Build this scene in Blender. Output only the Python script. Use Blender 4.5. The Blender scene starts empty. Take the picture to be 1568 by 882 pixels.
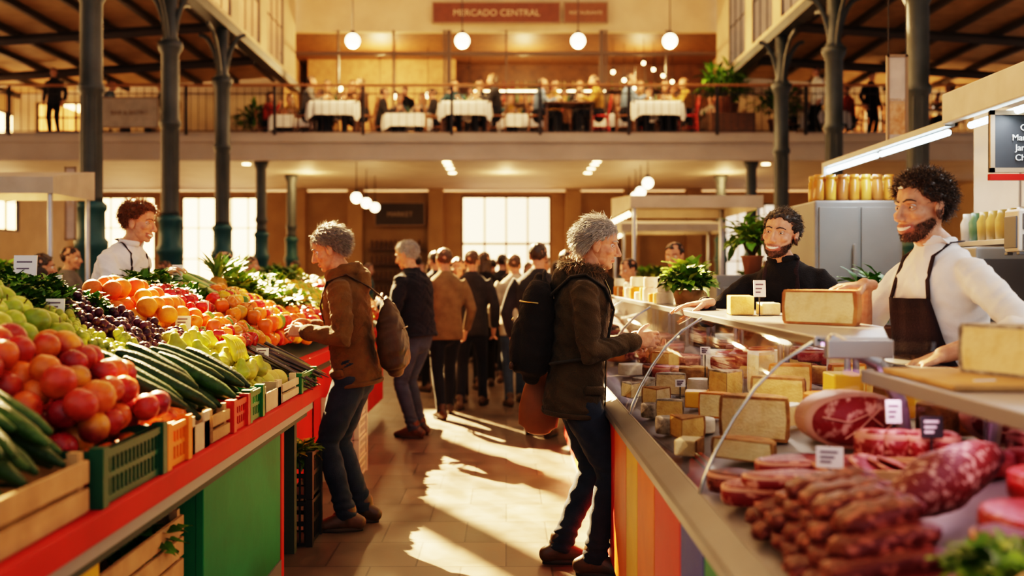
import bpy, math, random, time
import numpy as np
from mathutils import Vector, Matrix
T0=time.time()
rng=np.random.RandomState(7); random.seed(7)
D=bpy.data; SC=bpy.context.scene
def link(o): SC.collection.objects.link(o); return o
def nrm(v):
    v=np.asarray(v,float); return v/(np.linalg.norm(v)+1e-9)
# ---------------------------------------------------------------- materials
MATS={}
def M(name,col=(.5,.5,.5),rough=.6,metal=0,col2=None,scale=6,bump=0,bscale=60,emit=0,ecol=None,vcol=False,sss=0,sheen=0,coat=0,detail=4,thr=None,spec=.5):
    if name in MATS: return MATS[name]
    m=D.materials.new(name); m.use_nodes=True; nt=m.node_tree; n=nt.nodes; l=nt.links
    b=n['Principled BSDF']; b.inputs['Roughness'].default_value=rough; b.inputs['Metallic'].default_value=metal
    b.inputs['Base Color'].default_value=(*col,1); b.inputs['Specular IOR Level'].default_value=spec
    tc=n.new('ShaderNodeTexCoord')
    if col2 is not None or vcol:
        nz=n.new('ShaderNodeTexNoise'); nz.inputs['Scale'].default_value=scale; nz.inputs['Detail'].default_value=detail
        l.new(tc.outputs['Object'],nz.inputs['Vector'])
        rp=n.new('ShaderNodeValToRGB'); t=thr or (.35,.65)
        rp.color_ramp.elements[0].position=t[0]; rp.color_ramp.elements[1].position=t[1]
        l.new(nz.outputs['Fac'],rp.inputs['Fac'])
        mx=n.new('ShaderNodeMix'); mx.data_type='RGBA'
        if vcol:
            at=n.new('ShaderNodeAttribute'); at.attribute_name='Col'
            mx.blend_type='MULTIPLY'; l.new(at.outputs['Color'],mx.inputs[6])
            rp.color_ramp.elements[0].color=(*(col2 or (.75,.75,.75)),1); rp.color_ramp.elements[1].color=(1,1,1,1)
            l.new(rp.outputs['Color'],mx.inputs[7]); mx.inputs[0].default_value=1
        else:
            l.new(rp.outputs['Color'],mx.inputs[0]); mx.inputs[6].default_value=(*col,1); mx.inputs[7].default_value=(*col2,1)
        l.new(mx.outputs[2],b.inputs['Base Color'])
    if bump:
        nb=n.new('ShaderNodeTexNoise'); nb.inputs['Scale'].default_value=bscale; nb.inputs['Detail'].default_value=3
        l.new(tc.outputs['Object'],nb.inputs['Vector'])
        bp=n.new('ShaderNodeBump'); bp.inputs['Strength'].default_value=bump; bp.inputs['Distance'].default_value=.01
        l.new(nb.outputs['Fac'],bp.inputs['Height']); l.new(bp.outputs['Normal'],b.inputs['Normal'])
    if sss:
        b.inputs['Subsurface Weight'].default_value=sss; b.inputs['Subsurface Scale'].default_value=.01
    if sheen: b.inputs['Sheen Weight'].default_value=sheen
    if coat: b.inputs['Coat Weight'].default_value=coat
    if emit:
        b.inputs['Emission Color'].default_value=(*(ecol or col),1); b.inputs['Emission Strength'].default_value=emit
    MATS[name]=m; return m
def glassmat(name,tint=(.93,.97,.97),refl=.12):
    m=D.materials.new(name); m.use_nodes=True; nt=m.node_tree; n=nt.nodes; l=nt.links
    for x in list(n):
        if x.type!='OUTPUT_MATERIAL': n.remove(x)
    out=[x for x in n if x.type=='OUTPUT_MATERIAL'][0]
    t=n.new('ShaderNodeBsdfTransparent'); t.inputs[0].default_value=(*tint,1)
    g=n.new('ShaderNodeBsdfGlossy'); g.inputs['Roughness'].default_value=.03
    lw=n.new('ShaderNodeLayerWeight'); lw.inputs['Blend'].default_value=refl
    mx=n.new('ShaderNodeMixShader'); l.new(lw.outputs['Fresnel'],mx.inputs[0]); l.new(t.outputs[0],mx.inputs[1]); l.new(g.outputs[0],mx.inputs[2])
    l.new(mx.outputs[0],out.inputs[0]); MATS[name]=m; return m
# ---------------------------------------------------------------- mesh builder
class MB:
    def __init__(s): s.v=[]; s.f=[]; s.m=[]; s.c=[]; s.n=0; s.hascol=False
    def add(s,V,F,col=None,mat=0):
        V=np.asarray(V,float)
        s.v.append(V)
        for f in F:
            f=np.asarray(f,int)
            if len(f)==0: continue
            s.f.append(f+s.n); s.m.append(np.full(len(f),mat))
        if col is None: c=np.ones((len(V),3))
        else:
            s.hascol=True; c=np.asarray(col,float)
            if c.ndim==1: c=np.tile(c,(len(V),1))
        s.c.append(c); s.n+=len(V); return s
    def mesh(s,name,smooth=True):
        me=D.meshes.new(name)
        V=np.concatenate(s.v); me.vertices.add(len(V)); me.vertices.foreach_set('co',V.ravel())
        li=np.concatenate([f.ravel() for f in s.f]); tot=np.concatenate([np.full(len(f),f.shape[1]) for f in s.f])
        st=np.concatenate([[0],np.cumsum(tot)[:-1]])
        me.loops.add(len(li)); me.loops.foreach_set('vertex_index',li)
        me.polygons.add(len(tot)); me.polygons.foreach_set('loop_start',st)
        me.polygons.foreach_set('material_index',np.concatenate(s.m).astype(int))
        me.update(calc_edges=True)
        me.polygons.foreach_set('use_smooth',np.full(len(tot),smooth))
        if s.hascol:
            a=me.color_attributes.new('Col','FLOAT_COLOR','POINT')
            C=np.ones((len(V),4)); C[:,:3]=np.concatenate(s.c); a.data.foreach_set('color',C.ravel())
        me.validate(); return me
    def obj(s,name,mats,parent=None,smooth=True,bevel=0,loc=None):
        me=s.mesh(name,smooth)
        for m in (mats if isinstance(mats,(list,tuple)) else [mats]): me.materials.append(m)
        o=link(D.objects.new(name,me))
        if parent: o.parent=parent
        if bevel:
            b=o.modifiers.new('bev','BEVEL'); b.width=bevel; b.segments=2; b.limit_method='ANGLE'
        if loc: o.location=loc
        return o
    def box(s,x0,x1,y0,y1,z0,z1,col=None,mat=0,R=None,piv=None):
        V=np.array([(x,y,z) for x in(x0,x1) for y in(y0,y1) for z in(z0,z1)],float)
        if R is not None:
            p=np.array(piv if piv is not None else ((x0+x1)/2,(y0+y1)/2,(z0+z1)/2)); V=(V-p)@np.array(R).T+p
        return s.add(V,[[(0,1,3,2),(4,6,7,5),(0,4,5,1),(2,3,7,6),(0,2,6,4),(1,5,7,3)]],col,mat)
def empty(name,loc=(0,0,0),rz=0,sc=1):
    e=link(D.objects.new(name,None)); e.location=loc; e.rotation_euler=(0,0,rz); e.scale=(sc,)*3; e.empty_display_size=.1; return e
def rot(ax,a):
    return np.array(Matrix.Rotation(a,3,ax))
def sph(nu=12,nv=8):
    V=[(0,0,1)]
    for i in range(1,nv):
        p=math.pi*i/nv
        for j in range(nu):
            t=2*math.pi*j/nu; V.append((math.sin(p)*math.cos(t),math.sin(p)*math.sin(t),math.cos(p)))
    V.append((0,0,-1)); T=[];Q=[]
    for j in range(nu):
        k=(j+1)%nu; T.append((0,1+j,1+k)); b=1+(nv-2)*nu; T.append((len(V)-1,b+k,b+j))
        for i in range(nv-2):
            a=1+i*nu; Q.append((a+j,a+nu+j,a+nu+k,a+k))
    return np.array(V,float),[np.array(T),np.array(Q)]
SP=sph(); SPh=sph(20,14); SPl=sph(8,5)
def ell(mb,c,r,R=None,col=None,mat=0,T=SP):
    V=T[0]*np.array(r if hasattr(r,'__len__') else (r,r,r))
    if R is not None: V=V@np.array(R).T
    mb.add(V+np.array(c),T[1],col,mat)
def tubeVF(path,rad,seg=10,ref=(0,0,1),cap='round',sq=2.0):
    P=np.asarray(path,float); R=np.asarray(rad,float)
    if R.ndim==0: R=np.full(len(P),float(R))
    if R.ndim==1: R=np.stack([R,R],1)
    t=np.gradient(P,axis=0); t/=np.linalg.norm(t,axis=1)[:,None]+1e-9
    if cap=='round':
        a=[];b=[]
        for ph in (75,50,25):
            p=math.radians(ph); k=min(R[0]);a.append((P[0]-t[0]*k*math.sin(p),R[0]*math.cos(p),t[0]))
        for ph in (25,50,75):
            p=math.radians(ph); k=min(R[-1]);b.append((P[-1]+t[-1]*k*math.sin(p),R[-1]*math.cos(p),t[-1]))
        P=np.array([x[0] for x in a]+list(P)+[x[0] for x in b]); R=np.array([x[1] for x in a]+list(R)+[x[1] for x in b]); t=np.array([x[2] for x in a]+list(t)+[x[2] for x in b])
    ref=np.asarray(ref,float)
    if ref.ndim==1: ref=np.tile(ref,(len(P),1))
    sd=ref-t*np.sum(t*ref,1)[:,None]
    bad=np.linalg.norm(sd,axis=1)<.08
    if bad.any():
        alt=np.array((1,0,.01)); sd[bad]=alt-t[bad]*(t[bad]@alt)[:,None]
    sd/=np.linalg.norm(sd,axis=1)[:,None]+1e-9; no=np.cross(t,sd)
    th=np.arange(seg)*2*math.pi/seg; cx=np.cos(th); sx=np.sin(th)
    if sq!=2: cx=np.sign(cx)*np.abs(cx)**(2/sq); sx=np.sign(sx)*np.abs(sx)**(2/sq)
    V=(P[:,None,:]+R[:,0][:,None,None]*cx[None,:,None]*sd[:,None,:]+R[:,1][:,None,None]*sx[None,:,None]*no[:,None,:]).reshape(-1,3)
    Q=[]
    for i in range(len(P)-1):
        for j in range(seg):
            k=(j+1)%seg; Q.append((i*seg+j,i*seg+k,(i+1)*seg+k,(i+1)*seg+j))
    T=[]
    if cap!='open':
        V=np.vstack([V,P[0],P[-1]]); a=len(V)-2; b=a+1; L=(len(P)-1)*seg
        for j in range(seg):
            k=(j+1)%seg; T.append((a,k,j)); T.append((b,L+j,L+k))
    return V,[np.array(Q),np.array(T)]
def tube(mb,path,rad,seg=10,ref=(0,0,1),cap='round',sq=2.0,col=None,mat=0):
    V,F=tubeVF(path,rad,seg,ref,cap,sq); mb.add(V,F,col,mat)
def lathe(mb,prof,c=(0,0,0),seg=20,col=None,mat=0,R=None):
    pr=np.array(prof,float); th=np.arange(seg)*2*math.pi/seg
    V=np.array([(r*math.cos(t),r*math.sin(t),z) for r,z in pr for t in th]); Q=[]
    for i in range(len(pr)-1):
        for j in range(seg):
            k=(j+1)%seg; Q.append((i*seg+j,i*seg+k,(i+1)*seg+k,(i+1)*seg+j))
    T=[]; n=len(V); V=np.vstack([V,(0,0,pr[0,1]),(0,0,pr[-1,1])]); L=(len(pr)-1)*seg
    for j in range(seg):
        k=(j+1)%seg; T.append((n,k,j)); T.append((n+1,L+j,L+k))
    if R is not None: V=V@np.array(R).T
    mb.add(V+np.array(c),[Q,T],col,mat)
def fuse(mb,voxel,smooth=3):
    o=link(D.objects.new('tmp',mb.mesh('tmp')))
    r=o.modifiers.new('r','REMESH'); r.mode='VOXEL'; r.voxel_size=voxel
    if smooth:
        s=o.modifiers.new('s','SMOOTH'); s.factor=.5; s.iterations=smooth
    dg=bpy.context.evaluated_depsgraph_get(); dg.update()
    me=D.meshes.new_from_object(o.evaluated_get(dg))
    n=len(me.vertices); V=np.empty(n*3); me.vertices.foreach_get('co',V); V=V.reshape(-1,3)
    N=np.empty(n*3); me.vertices.foreach_get('normal',N); N=N.reshape(-1,3)
    tot=np.empty(len(me.polygons),int); me.polygons.foreach_get('loop_total',tot)
    li=np.empty(len(me.loops),int); me.loops.foreach_get('vertex_index',li)
    F=[]
    if (tot==4).all(): F=[li.reshape(-1,4)]
    else:
        st=np.cumsum(tot)-tot
        for k in (3,4):
            w=st[tot==k]
            if len(w): F.append(li[w[:,None]+np.arange(k)[None]])
    om=o.data; D.objects.remove(o); D.meshes.remove(om); D.meshes.remove(me)
    return V,N,F
def wrinkle(V,N,amp,k,seed=0):
    p=V*k
    w=np.sin(p[:,0]*1.3+p[:,2]*.7+2*np.sin(p[:,2]*.9+seed))+np.sin(p[:,2]*2.1+1.7*np.sin(p[:,0]*1.1+seed*2)+p[:,1]*1.2)
    w2=1-2*np.abs(np.sin(p[:,2]*1.6+p[:,1]*.8+1.5*np.sin(p[:,0]*1.7+seed)))
    return V+N*(amp*(w*.4+w2*.4))[:,None]
# ---------------------------------------------------------------- common mats
skinM=M('skin',vcol=True,col2=(.84,.72,.68),scale=45,rough=.5,sss=.08,bump=.14,bscale=260,spec=.35,detail=6)
hairM=M('hair',vcol=True,col2=(.6,.6,.6),scale=60,rough=.45)
eyeM=M('eye',vcol=True,col2=(1,1,1),rough=.1)
def cloth(name,c,c2=None,rough=.9,bump=.45,bs=150,sheen=.06):
    return M(name,c,rough,col2=c2 or tuple(x*.66 for x in c),scale=9,bump=bump,bscale=bs,sheen=sheen,spec=.2,detail=6)
oliveM=cloth('olive_brown_wool',(.052,.036,.018)); tanM=cloth('ochre_brown_canvas',(.13,.066,.020))
jeanM=cloth('dark_denim',(.014,.022,.040),(.026,.040,.066),bs=300); blueJ=cloth('blue_denim',(.045,.07,.115),bs=300)
blackM=cloth('black_cloth',(.010,.010,.012),sheen=.02); navyM=cloth('navy_cloth',(.013,.016,.026)); whiteM=cloth('white_cotton',(.78,.77,.76),(.70,.69,.68),bump=.12)
apronM=cloth('dark_apron',(.026,.016,.020),sheen=.02); shoeM=M('brown_leather',(.08,.036,.014),.45,col2=(.045,.022,.009),bump=.1); shoeB=M('black_leather',(.015,.013,.012),.4,col2=(.03,.025,.02))
soleM=M('rubber_sole',(.03,.022,.016),.8); bagM=M('brown_bag_leather',(.06,.030,.013),.55,col2=(.04,.02,.010),bump=.15,spec=.3); bpM=cloth('backpack_nylon',(.014,.012,.012),sheen=.02); strapM=cloth('strap_webbing',(.03,.025,.02))
zipM=M('brass_zip',(.35,.25,.1),.35,1)
SK1=(.60,.32,.205); SK2=(.52,.265,.16)
# ---------------------------------------------------------------- people
def ik(a,c,l1,l2,h):
    a=np.array(a,float);c=np.array(c,float);d=c-a;L=np.linalg.norm(d);u=d/L
    if L>(l1+l2)*.985: L=(l1+l2)*.985; c=a+u*L
    x=(l1*l1-l2*l2+L*L)/(2*L); y=math.sqrt(max(0,l1*l1-x*x)); h=np.array(h,float); h=nrm(h-u*(h@u))
    return a+u*x+h*y, c
def hand(mb,w,F,N,side,curl,sc=1):
    F=nrm(F); N=np.array(N,float); N=nrm(N-F*(N@F)); Tt=np.cross(F,N)*side; w=np.array(w,float)
    def P(f,t,n): return w+(F*f+Tt*t+N*n)*sc
    tube(mb,[P(-.03,0,0),P(0,0,0),P(.03,.002,.002),P(.06,.001,.002),P(.088,0,0)],np.array([(.026,.020),(.028,.019),(.036,.017),(.041,.015),(.039,.011)])*sc,12,ref=Tt,sq=2.3)
    ell(mb,P(.035,.022,.010),np.array((.018,.018,.018))*sc)
    for k,(t,f,L) in enumerate([(.031,.086,.072),(.0105,.091,.08),(-.010,.088,.074),(-.030,.080,.058)]):
        p=P(f-.012,t,0); pts=[p.copy()]; a=0
        spread=t*1.6
        for j,(fr,cc) in enumerate([(.17,0),(.42,.8),(.31,1.1),(.24,.7)]):
            a+=cc*curl*(1+.12*k)
            d=F*math.cos(a)+N*math.sin(a)+Tt*spread
            pts.append(pts[-1]+nrm(d)*L*fr*sc*(1.15))
        tube(mb,pts,np.array([.0098,.0094,.0088,.0080,.0066])*sc*(.88 if k==3 else 1),8,ref=Tt)
    p=P(.022,.024,.004); d=nrm(Tt*.72+F*.62+N*.25); pts=[p]
    for j,L in enumerate([.042,.034,.028]):
        pts.append(pts[-1]+d*L*sc); d=nrm(d+F*.28*(1)+N*.45*curl-Tt*.12*curl)
    tube(mb,pts,np.array([.0135,.012,.0105,.0085])*sc,8,ref=N)
def headparts(mb,smile):
    e=lambda c,r,R=None: ell(mb,c,r,R,T=SPh)
    e((0,-.014,.034),(.0755,.096,.083)); e((0,.014,-.022),(.064,.072,.078)); e((0,.022,-.066),(.052,.056,.045))
    e((0,.062,-.099),(.022,.019,.016)); e((0,.030,-.088),(.040,.046,.024))
    for s in(-1,1):
        e((s*.027,.071,.019),(.022,.013,.009),rot('Z',-s*.35))
        ck=.006 if smile else 0
        e((s*.040,.052,-.030+ck),(.022,.024+ck*.6,.018)); e((s*.0105,.090,-.042),(.0085,.010,.008))
        e((s*.078,-.008,-.012),(.007,.020,.032),rot('X',.15)); e((s*.082,-.012,.006),(.005,.017,.016)); e((s*.080,-.002,-.034),(.006,.009,.012))
    tube(mb,[(0,.074,.018),(0,.086,.000),(0,.098,-.020),(0,.1045,-.036)],[.009,.0085,.0095,.0115],10)
    w=.034 if smile else .023
    n=7
    up=[((i/(n-1)*2-1)*w,.0835-.012*(i/(n-1)*2-1)**2,-.064+(.007*(i/(n-1)*2-1)**2 if smile else -.002*(i/(n-1)*2-1)**2)) for i in range(n)]
    tube(mb,up,[.003,.0045,.006,.006,.006,.0045,.003],8)
    lo=[(x*.9,y-.002,z-(.019 if smile else .0095)+(.006*(x/w)**2)) for x,y,z in up]
    tube(mb,lo,[.003,.005,.0065,.007,.0065,.005,.003],8)
HL=[(-.12,-.07),(-.08,-.06),(-.04,-.035),(-.012,.012),(.02,.02),(.045,.052),(.07,.074),(.1,.08)]
def scalp(n,r,seed,off=0,recede=0):
    rg=np.random.RandomState(seed); out=[]
    while len(out)<n:
        d=nrm(rg.randn(3)); p=np.array((0,-.014,.034))+d*(np.array((.0755,.096,.083))+off)
        zt=np.interp(p[1],[a for a,b in HL],[b for a,b in HL])+(recede if p[1]>.03 else 0)
        if p[2]>zt: out.append((p,d))
    return out
def hairmesh(A,style,col,hi,seed):
    rg=np.random.RandomState(seed); mb=MB(); col=np.array(col)
    vol={'curly':.012,'wavy':.009,'short':.006,'long':.012,'crop':.004}[style]
    cap=MB(); 
    for p,d in scalp(260 if hi else 150,0,seed,off=vol*.1):
        rr=(.011)*(1+.4*rg.rand()); k=rg.rand()*vol
        if style=='curly' and p[2]>.07: k+=.006
        ell(cap,p+d*(k*.7-.005),rr,T=SPl)
    if style=='long':
        for i in range(90):
            a=rg.uniform(-2.1,2.1); z=rg.uniform(-.15,.0); ell(cap,(math.sin(a)*.078,-.02-math.cos(a)*.080,z),(.018,.018,.03),T=SPl)
    V,N,F=fuse(cap,.0055 if hi else .010,1)
    if hi: V=wrinkle(V,N,.002,150,seed)
    cc=col*(.5+.3*rg.rand(len(V),1))
    mb.add(A(V),F,cc)
    if hi:
        n={'curly':3000,'wavy':3600}.get(style,2600)
        L0={'curly':.032,'wavy':.050,'short':.028,'long':.12,'crop':.018}[style]
        ns=6
        for p,d in scalp(n,0,seed+5,off=vol*.4):
            L=L0*rg.uniform(.6,1.2)
            comb=np.array((0,-.9,.15)) if style!='curly' else rg.randn(3)*.7
            if style=='wavy': comb=np.array((p[0]*6,-.8,-.25+.3*math.sin(p[2]*60)))
            q=p+d*vol*.5; dirn=nrm(d*(.45 if style!='curly' else .8)+comb+rg.randn(3)*.25); pts=[q]
            ax=nrm(rg.randn(3)); ph=rg.rand()*6
            for j in range(ns-1):
                out=nrm((pts[-1]-np.array((0,-.014,.034)))/np.array((.0755,.096,.083)))
                dirn=nrm(dirn+np.array((0,0,-.14 if style!='curly' else -.05))+(ax*math.sin(ph+j*1.9)*(1.0 if style=='curly' else .42)))
                if dirn@out<-.1: dirn=nrm(dirn+out*.35)
                pts.append(pts[-1]+dirn*L/(ns-1))
            w=.0015
            v,f=tubeVF(pts,np.linspace(w,w*.35,ns),3,ref=ax,cap='open')
            mb.add(A(v),f,col*rg.uniform(.55,1.5))
    return mb
def person(name,loc,heading,H=1.75,lean=0,yaw=0,pitch=0,roll=0,hf=.02,hands=None,feet=None,pelvis=None,top='jacket',topM=None,botM=None,shM=None,
           hair=('short',(.05,.03,.02)),skin=SK1,beard=None,smile=False,hi=True,hem=-.15,bulk=1.,roll_sl=False,apron=None,seed=1,hood=False,side_lean=0,sleeve=.96,knee_out=0,shz=0):
    s=H/1.75; E=empty(name,loc,heading,s); Pz=np.array(pelvis if pelvis is not None else (0,0,.93),float)
    lr=math.radians(lean); sl=math.radians(side_lean)
    up=nrm((math.sin(sl),math.sin(lr),math.cos(lr))); fw=nrm(np.array((0,1,0))-up*up[1]); rt=np.cross(fw,up)
    sp=lambda h:Pz+up*h
    def torso(h,hw,hd,ang):
        c=sp(h); x=math.sin(ang); y=math.cos(ang); q=2/2.4
        return c+rt*hw*np.sign(x)*abs(x)**q+fw*hd*np.sign(y)*abs(y)**q
    jk=top=='jacket'
    B=bulk*(1 if jk else .92)
    st=[(hem,.178,.140),(hem*.5,.180,.142),(.04,.168,.132),(.16,.163,.128),(.28,.178,.134),(.38,.186,.134),(.445,.172,.118),(.495,.125,.092),(.53,.075,.07),(.555,.062,.062)]
    if not jk: st[0]=(min(hem,-.03),.165,.125); st[1]=(0,.162,.122); st[2]=(.06,.156,.120)
    tb=MB(); tube(tb,[sp(h) for h,_,_ in st],[(a*B,b*B) for _,a,b in st],28,ref=rt,cap='flat',sq=2.4)
    vox=.0085 if hi else .016
    hands=hands or {}; armj={}
    for sd,k in((1,'R'),(-1,'L')):
        shd=sp(.438+shz)+rt*sd*.176*B
        hd=hands.get(k,{})
        w=np.array(hd.get('w',shd+np.array((sd*.07,.06,-.50)))); hint=np.array(hd.get('h',(sd*.5,-.7,-.5)))
        el,w=ik(shd,w,.295,.255,hint); armj[k]=(shd,el,w)
        du=nrm(el-shd); df=nrm(w-el)
        end=.15 if roll_sl else sleeve
        r=np.array([.078,.068,.066,.060,.057,.050,.043])*(1 if jk else .86)*(bulk**.5)
        pts=[sp(.42)+rt*sd*.09,shd-up*.012,shd+du*.10,shd+du*.22,el,el+df*.255*min(.5,end*.7),el+df*.255*end]
        if roll_sl: r[-2:]=[.053,.055]
        tube(tb,pts,r,16,ref=rt,cap='flat')
        if hi: ell(tb,shd-up*.012-rt*sd*.01,(.068*(1 if jk else .88),)*3); ell(tb,sp(.485)+rt*sd*.09*B,(.08,.05,.028),np.stack([rt,fw,up],1)@rot('Y',sd*.35))
    if hood:
        for a in np.linspace(.5,2*math.pi-.5,26):
            p=sp(.535)+rt*math.sin(a)*.085+fw*(math.cos(a)*.085-.005)
            ell(tb,p-up*.012*(math.cos(a)>0)+up*(.01 if math.cos(a)<0 else 0),(.030,.030,.036))
        ell(tb,sp(.46)-fw*.115,(.095,.045,.085))
    V,N,F=fuse(tb,vox,6 if hi else 2)
    if hi:
        am=.0062 if jk else .0048
        V=wrinkle(V,N,am,30,seed); V=wrinkle(V,N,am*.3,75,seed+3)
    mb=MB(); mb.add(V,F); mb.obj('jacket' if jk else 'shirt',topM,E)
    dt=MB()
    if jk and hi:
        hw=lambda h:(np.interp(h,[a for a,_,_ in st],[b*B for _,b,_ in st]),np.interp(h,[a for a,_,_ in st],[c*B for _,_,c in st]))
        tube(dt,[torso(h,*[q+.006 for q in hw(h)],.03) for h in np.linspace(hem+.01,.5,14)],[(.012,.004)]*14,8,ref=rt,mat=0)
        tube(dt,[torso(h,*[q+.009 for q in hw(h)],.03) for h in np.linspace(hem+.01,.5,14)],[(.003,.003)]*14,6,ref=rt,mat=1)
        for a in (.95,-.95):
            tube(dt,[torso(-.03,*[q+.006 for q in hw(-.03)],a+d) for d in np.linspace(-.35,.35,7)],[(.010,.022)]*7,8,ref=fw,mat=0)
        tube(dt,[torso(hem+.012,*[q+.003 for q in hw(hem)],a) for a in np.linspace(0,2*math.pi,33)],[(.006,.012)]*33,8,ref=(1,.2,.0),cap='open',mat=0)
        for k in 'RL':
            _,el,w=armj[k]; df=nrm(w-el); p=el+df*.255*sleeve
            tube(dt,[p-df*.035,p-df*.02,p,p+df*.004],[.043,.048,.047,.044],16,mat=0)
        dt.obj('jacket_trim',[topM,zipM],E)
    elif hi and not jk:
        ring=[sp(.545+.01*math.cos(a))+rt*.068*math.sin(a)+fw*(.066*math.cos(a)) for a in np.linspace(.25,2*math.pi-.25,22)]
        tube(dt,ring,[(.006,.018)]*22,8,ref=(rt*.3+fw),mat=0)
        if roll_sl:
            for k in 'RL':
                _,el,w=armj[k]; df=nrm(w-el); p=el+df*.255*.15
                tube(dt,[p-df*.03,p-df*.015,p,p+df*.008],[.052,.060,.060,.054],16,mat=0)
        dt.obj('shirt_collar',[topM],E)
    if apron:
        ap=MB(); hs=np.linspace(-.45,.36,18); an=np.linspace(-1,1,15); g=[]
        for h in hs:
            hh=max(h,hem); w=np.interp(hh,[a for a,_,_ in st],[b*B for _,b,_ in st])+.014; dd=np.interp(hh,[a for a,_,_ in st],[c*B for _,_,c in st])+.014
            am=1.25 if h<.08 else np.interp(h,[.08,.2,.36],[1.25,.8,.52])
            for a in an:
                p=torso(h,w,dd,a*am)+fw*.004*math.sin(a*9+h*8)
                g.append(p)
        n=len(an); Q=[(i*n+j,i*n+j+1,(i+1)*n+j+1,(i+1)*n+j) for i in range(len(hs)-1) for j in range(n-1)]
        ap.add(g,[Q])
        for sd in(-1,1):
            w,dd=.178*B+.010,.134*B+.012
            tube(ap,[torso(.355,w,dd,sd*.50),sp(.42)+rt*sd*.082+fw*.112,sp(.50)+rt*sd*.075+fw*.075,sp(.54)+rt*sd*.072+fw*.0,sp(.54)+rt*sd*.05-fw*.07,sp(.54)-fw*.085],[(.011,.003)]*6,8,ref=rt)
            tube(ap,[torso(.06,.175*B+.012,.135*B+.01,sd*a) for a in np.linspace(1.1,math.pi,10)],[(.003,.012)]*10,8,ref=fw)
        o=ap.obj('apron',apron,E); q=o.modifiers.new('s','SOLIDIFY'); q.thickness=.004
    tr=MB(); feet=feet or {'R':(.10,.02),'L':(-.10,-.02)}
    tube(tr,[sp(.10),sp(.02),Pz+np.array((0,0,-.04)),Pz+np.array((0,.0,-.10))],[(.15,.115),(.162,.122),(.168,.128),(.13,.11)],24,ref=rt,cap='round',sq=2.3)
    legs={}
    for sd,k in((1,'R'),(-1,'L')):
        fx,fy=feet[k][:2]; fz=feet[k][2] if len(feet[k])>2 else 0
        hp=Pz+np.array((sd*.088,0,-.05)); an=np.array((fx,fy,fz+.085))
        kn,an=ik(hp,an,.42,.415,(sd*knee_out,1,.15)); legs[k]=(hp,kn,an)
        d1=nrm(kn-hp); d2=nrm(an-kn)
        tube(tr,[hp,hp+d1*.14,hp+d1*.29,kn,kn+d2*.12,kn+d2*.27,an+d2*.02],[(.092,.098),(.087,.095),(.074,.080),(.062,.066),(.060,.066),(.054,.057),(.055,.060)],18,ref=(1,0,0),cap='flat')
    V,N,F=fuse(tr,.0095 if hi else .017,4 if hi else 2)
    if hi:
        V=wrinkle(V,N,.0034,26,seed+1); lowm=np.exp(-((V[:,2]-.14)/.07)**2)+.6*np.exp(-((V[:,2]-.50)/.06)**2)
        V=V+N*(lowm*.005*np.sin(V[:,2]*130+2*np.sin(V[:,0]*40)+V[:,1]*20))[:,None]
    mb=MB(); mb.add(V,F); mb.obj('trousers',botM,E)
    sh=MB()
    for sd,k in((1,'R'),(-1,'L')):
        an=legs[k][2]; z0=an[2]-.085; ft=math.radians(8*sd); c,s_=math.cos(ft),math.sin(ft)
        Tr=lambda q:np.array([(an[0]+p[0]*c+p[1]*s_,an[1]-p[0]*s_+p[1]*c,z0+p[2]) for p in q])
        u=MB(); tube(u,[(0,-.075,.045),(0,-.04,.055),(0,.01,.058),(0,.07,.046),(0,.12,.034),(0,.165,.026)],[(.034,.04),(.039,.052),(.040,.056),(.044,.044),(.046,.034),(.036,.026)],16,ref=(1,0,0),sq=2.3)
        tube(u,[(0,-.018,.05),(0,-.012,.09),(0,-.008,.125)],[.043,.044,.046],14)
        V,N,F=fuse(u,.007 if hi else .014,2); V[:,2]=np.maximum(V[:,2],.012)
        sh.add(Tr(V),F,mat=0)
        ang=np.arange(24)*2*math.pi/24; w=np.where(np.sin(ang)>0,.048,.041); ol=np.stack([w*np.cos(ang)*(1-.12*np.abs(np.sin(ang))),.046+.138*np.sin(ang)],1)
        vv=np.array([(x,y,z) for z in(0,.022) for x,y in ol]); Q=[(j,(j+1)%24,24+(j+1)%24,24+j) for j in range(24)]
        vv=np.vstack([vv,(0,.046,0),(0,.046,.022)]); Tt=[(48,(j+1)%24,j) for j in range(24)]+[(49,24+j,24+(j+1)%24) for j in range(24)]
        sh.add(Tr(vv),[Q,Tt],mat=1)
        if hi:
            for i in range(5):
                y=.045+i*.018; z=.105-i*.013
                tube(sh,Tr([(-.02,y,z-.006),(0,y+.003,z),(.02,y,z-.006)]),.0032,6,mat=1)
    sh.obj('shoes',[shM or shoeM,soleM],E)
    hc=sp(.53)+np.array((0,hf+.022,.135)); HR=rot('Z',math.radians(yaw))@rot('X',math.radians(pitch))@rot('Y',math.radians(roll))
    A=lambda V:np.asarray(V)@HR.T+hc
    hm=MB(); headparts(hm,smile)
    V,N,F=fuse(hm,.0036 if hi else .008,3 if hi else 1)
    for sx in(-1,1):
        d=np.sqrt(((V[:,0]-sx*.031)/.017)**2+((V[:,2]-.001)/.011)**2); m=(V[:,1]>.03)
        V[:,1]-=.0085*np.exp(-d**2)*m
    sk=np.array(skin); C=np.tile(sk,(len(V),1)); x,y,z=V.T
    def mixc(w,c):
        nonlocal C; C=C*(1-w[:,None])+np.array(c)*w[:,None]
    fr=(y>.03)
    mixc(.35*np.exp(-(((np.abs(x)-.042)/.02)**2+((z+.03)/.02)**2))*fr,(.62,.22,.15)); mixc(.35*np.exp(-((x/.014)**2+((z+.035)/.015)**2))*fr,(.62,.24,.16))
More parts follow.
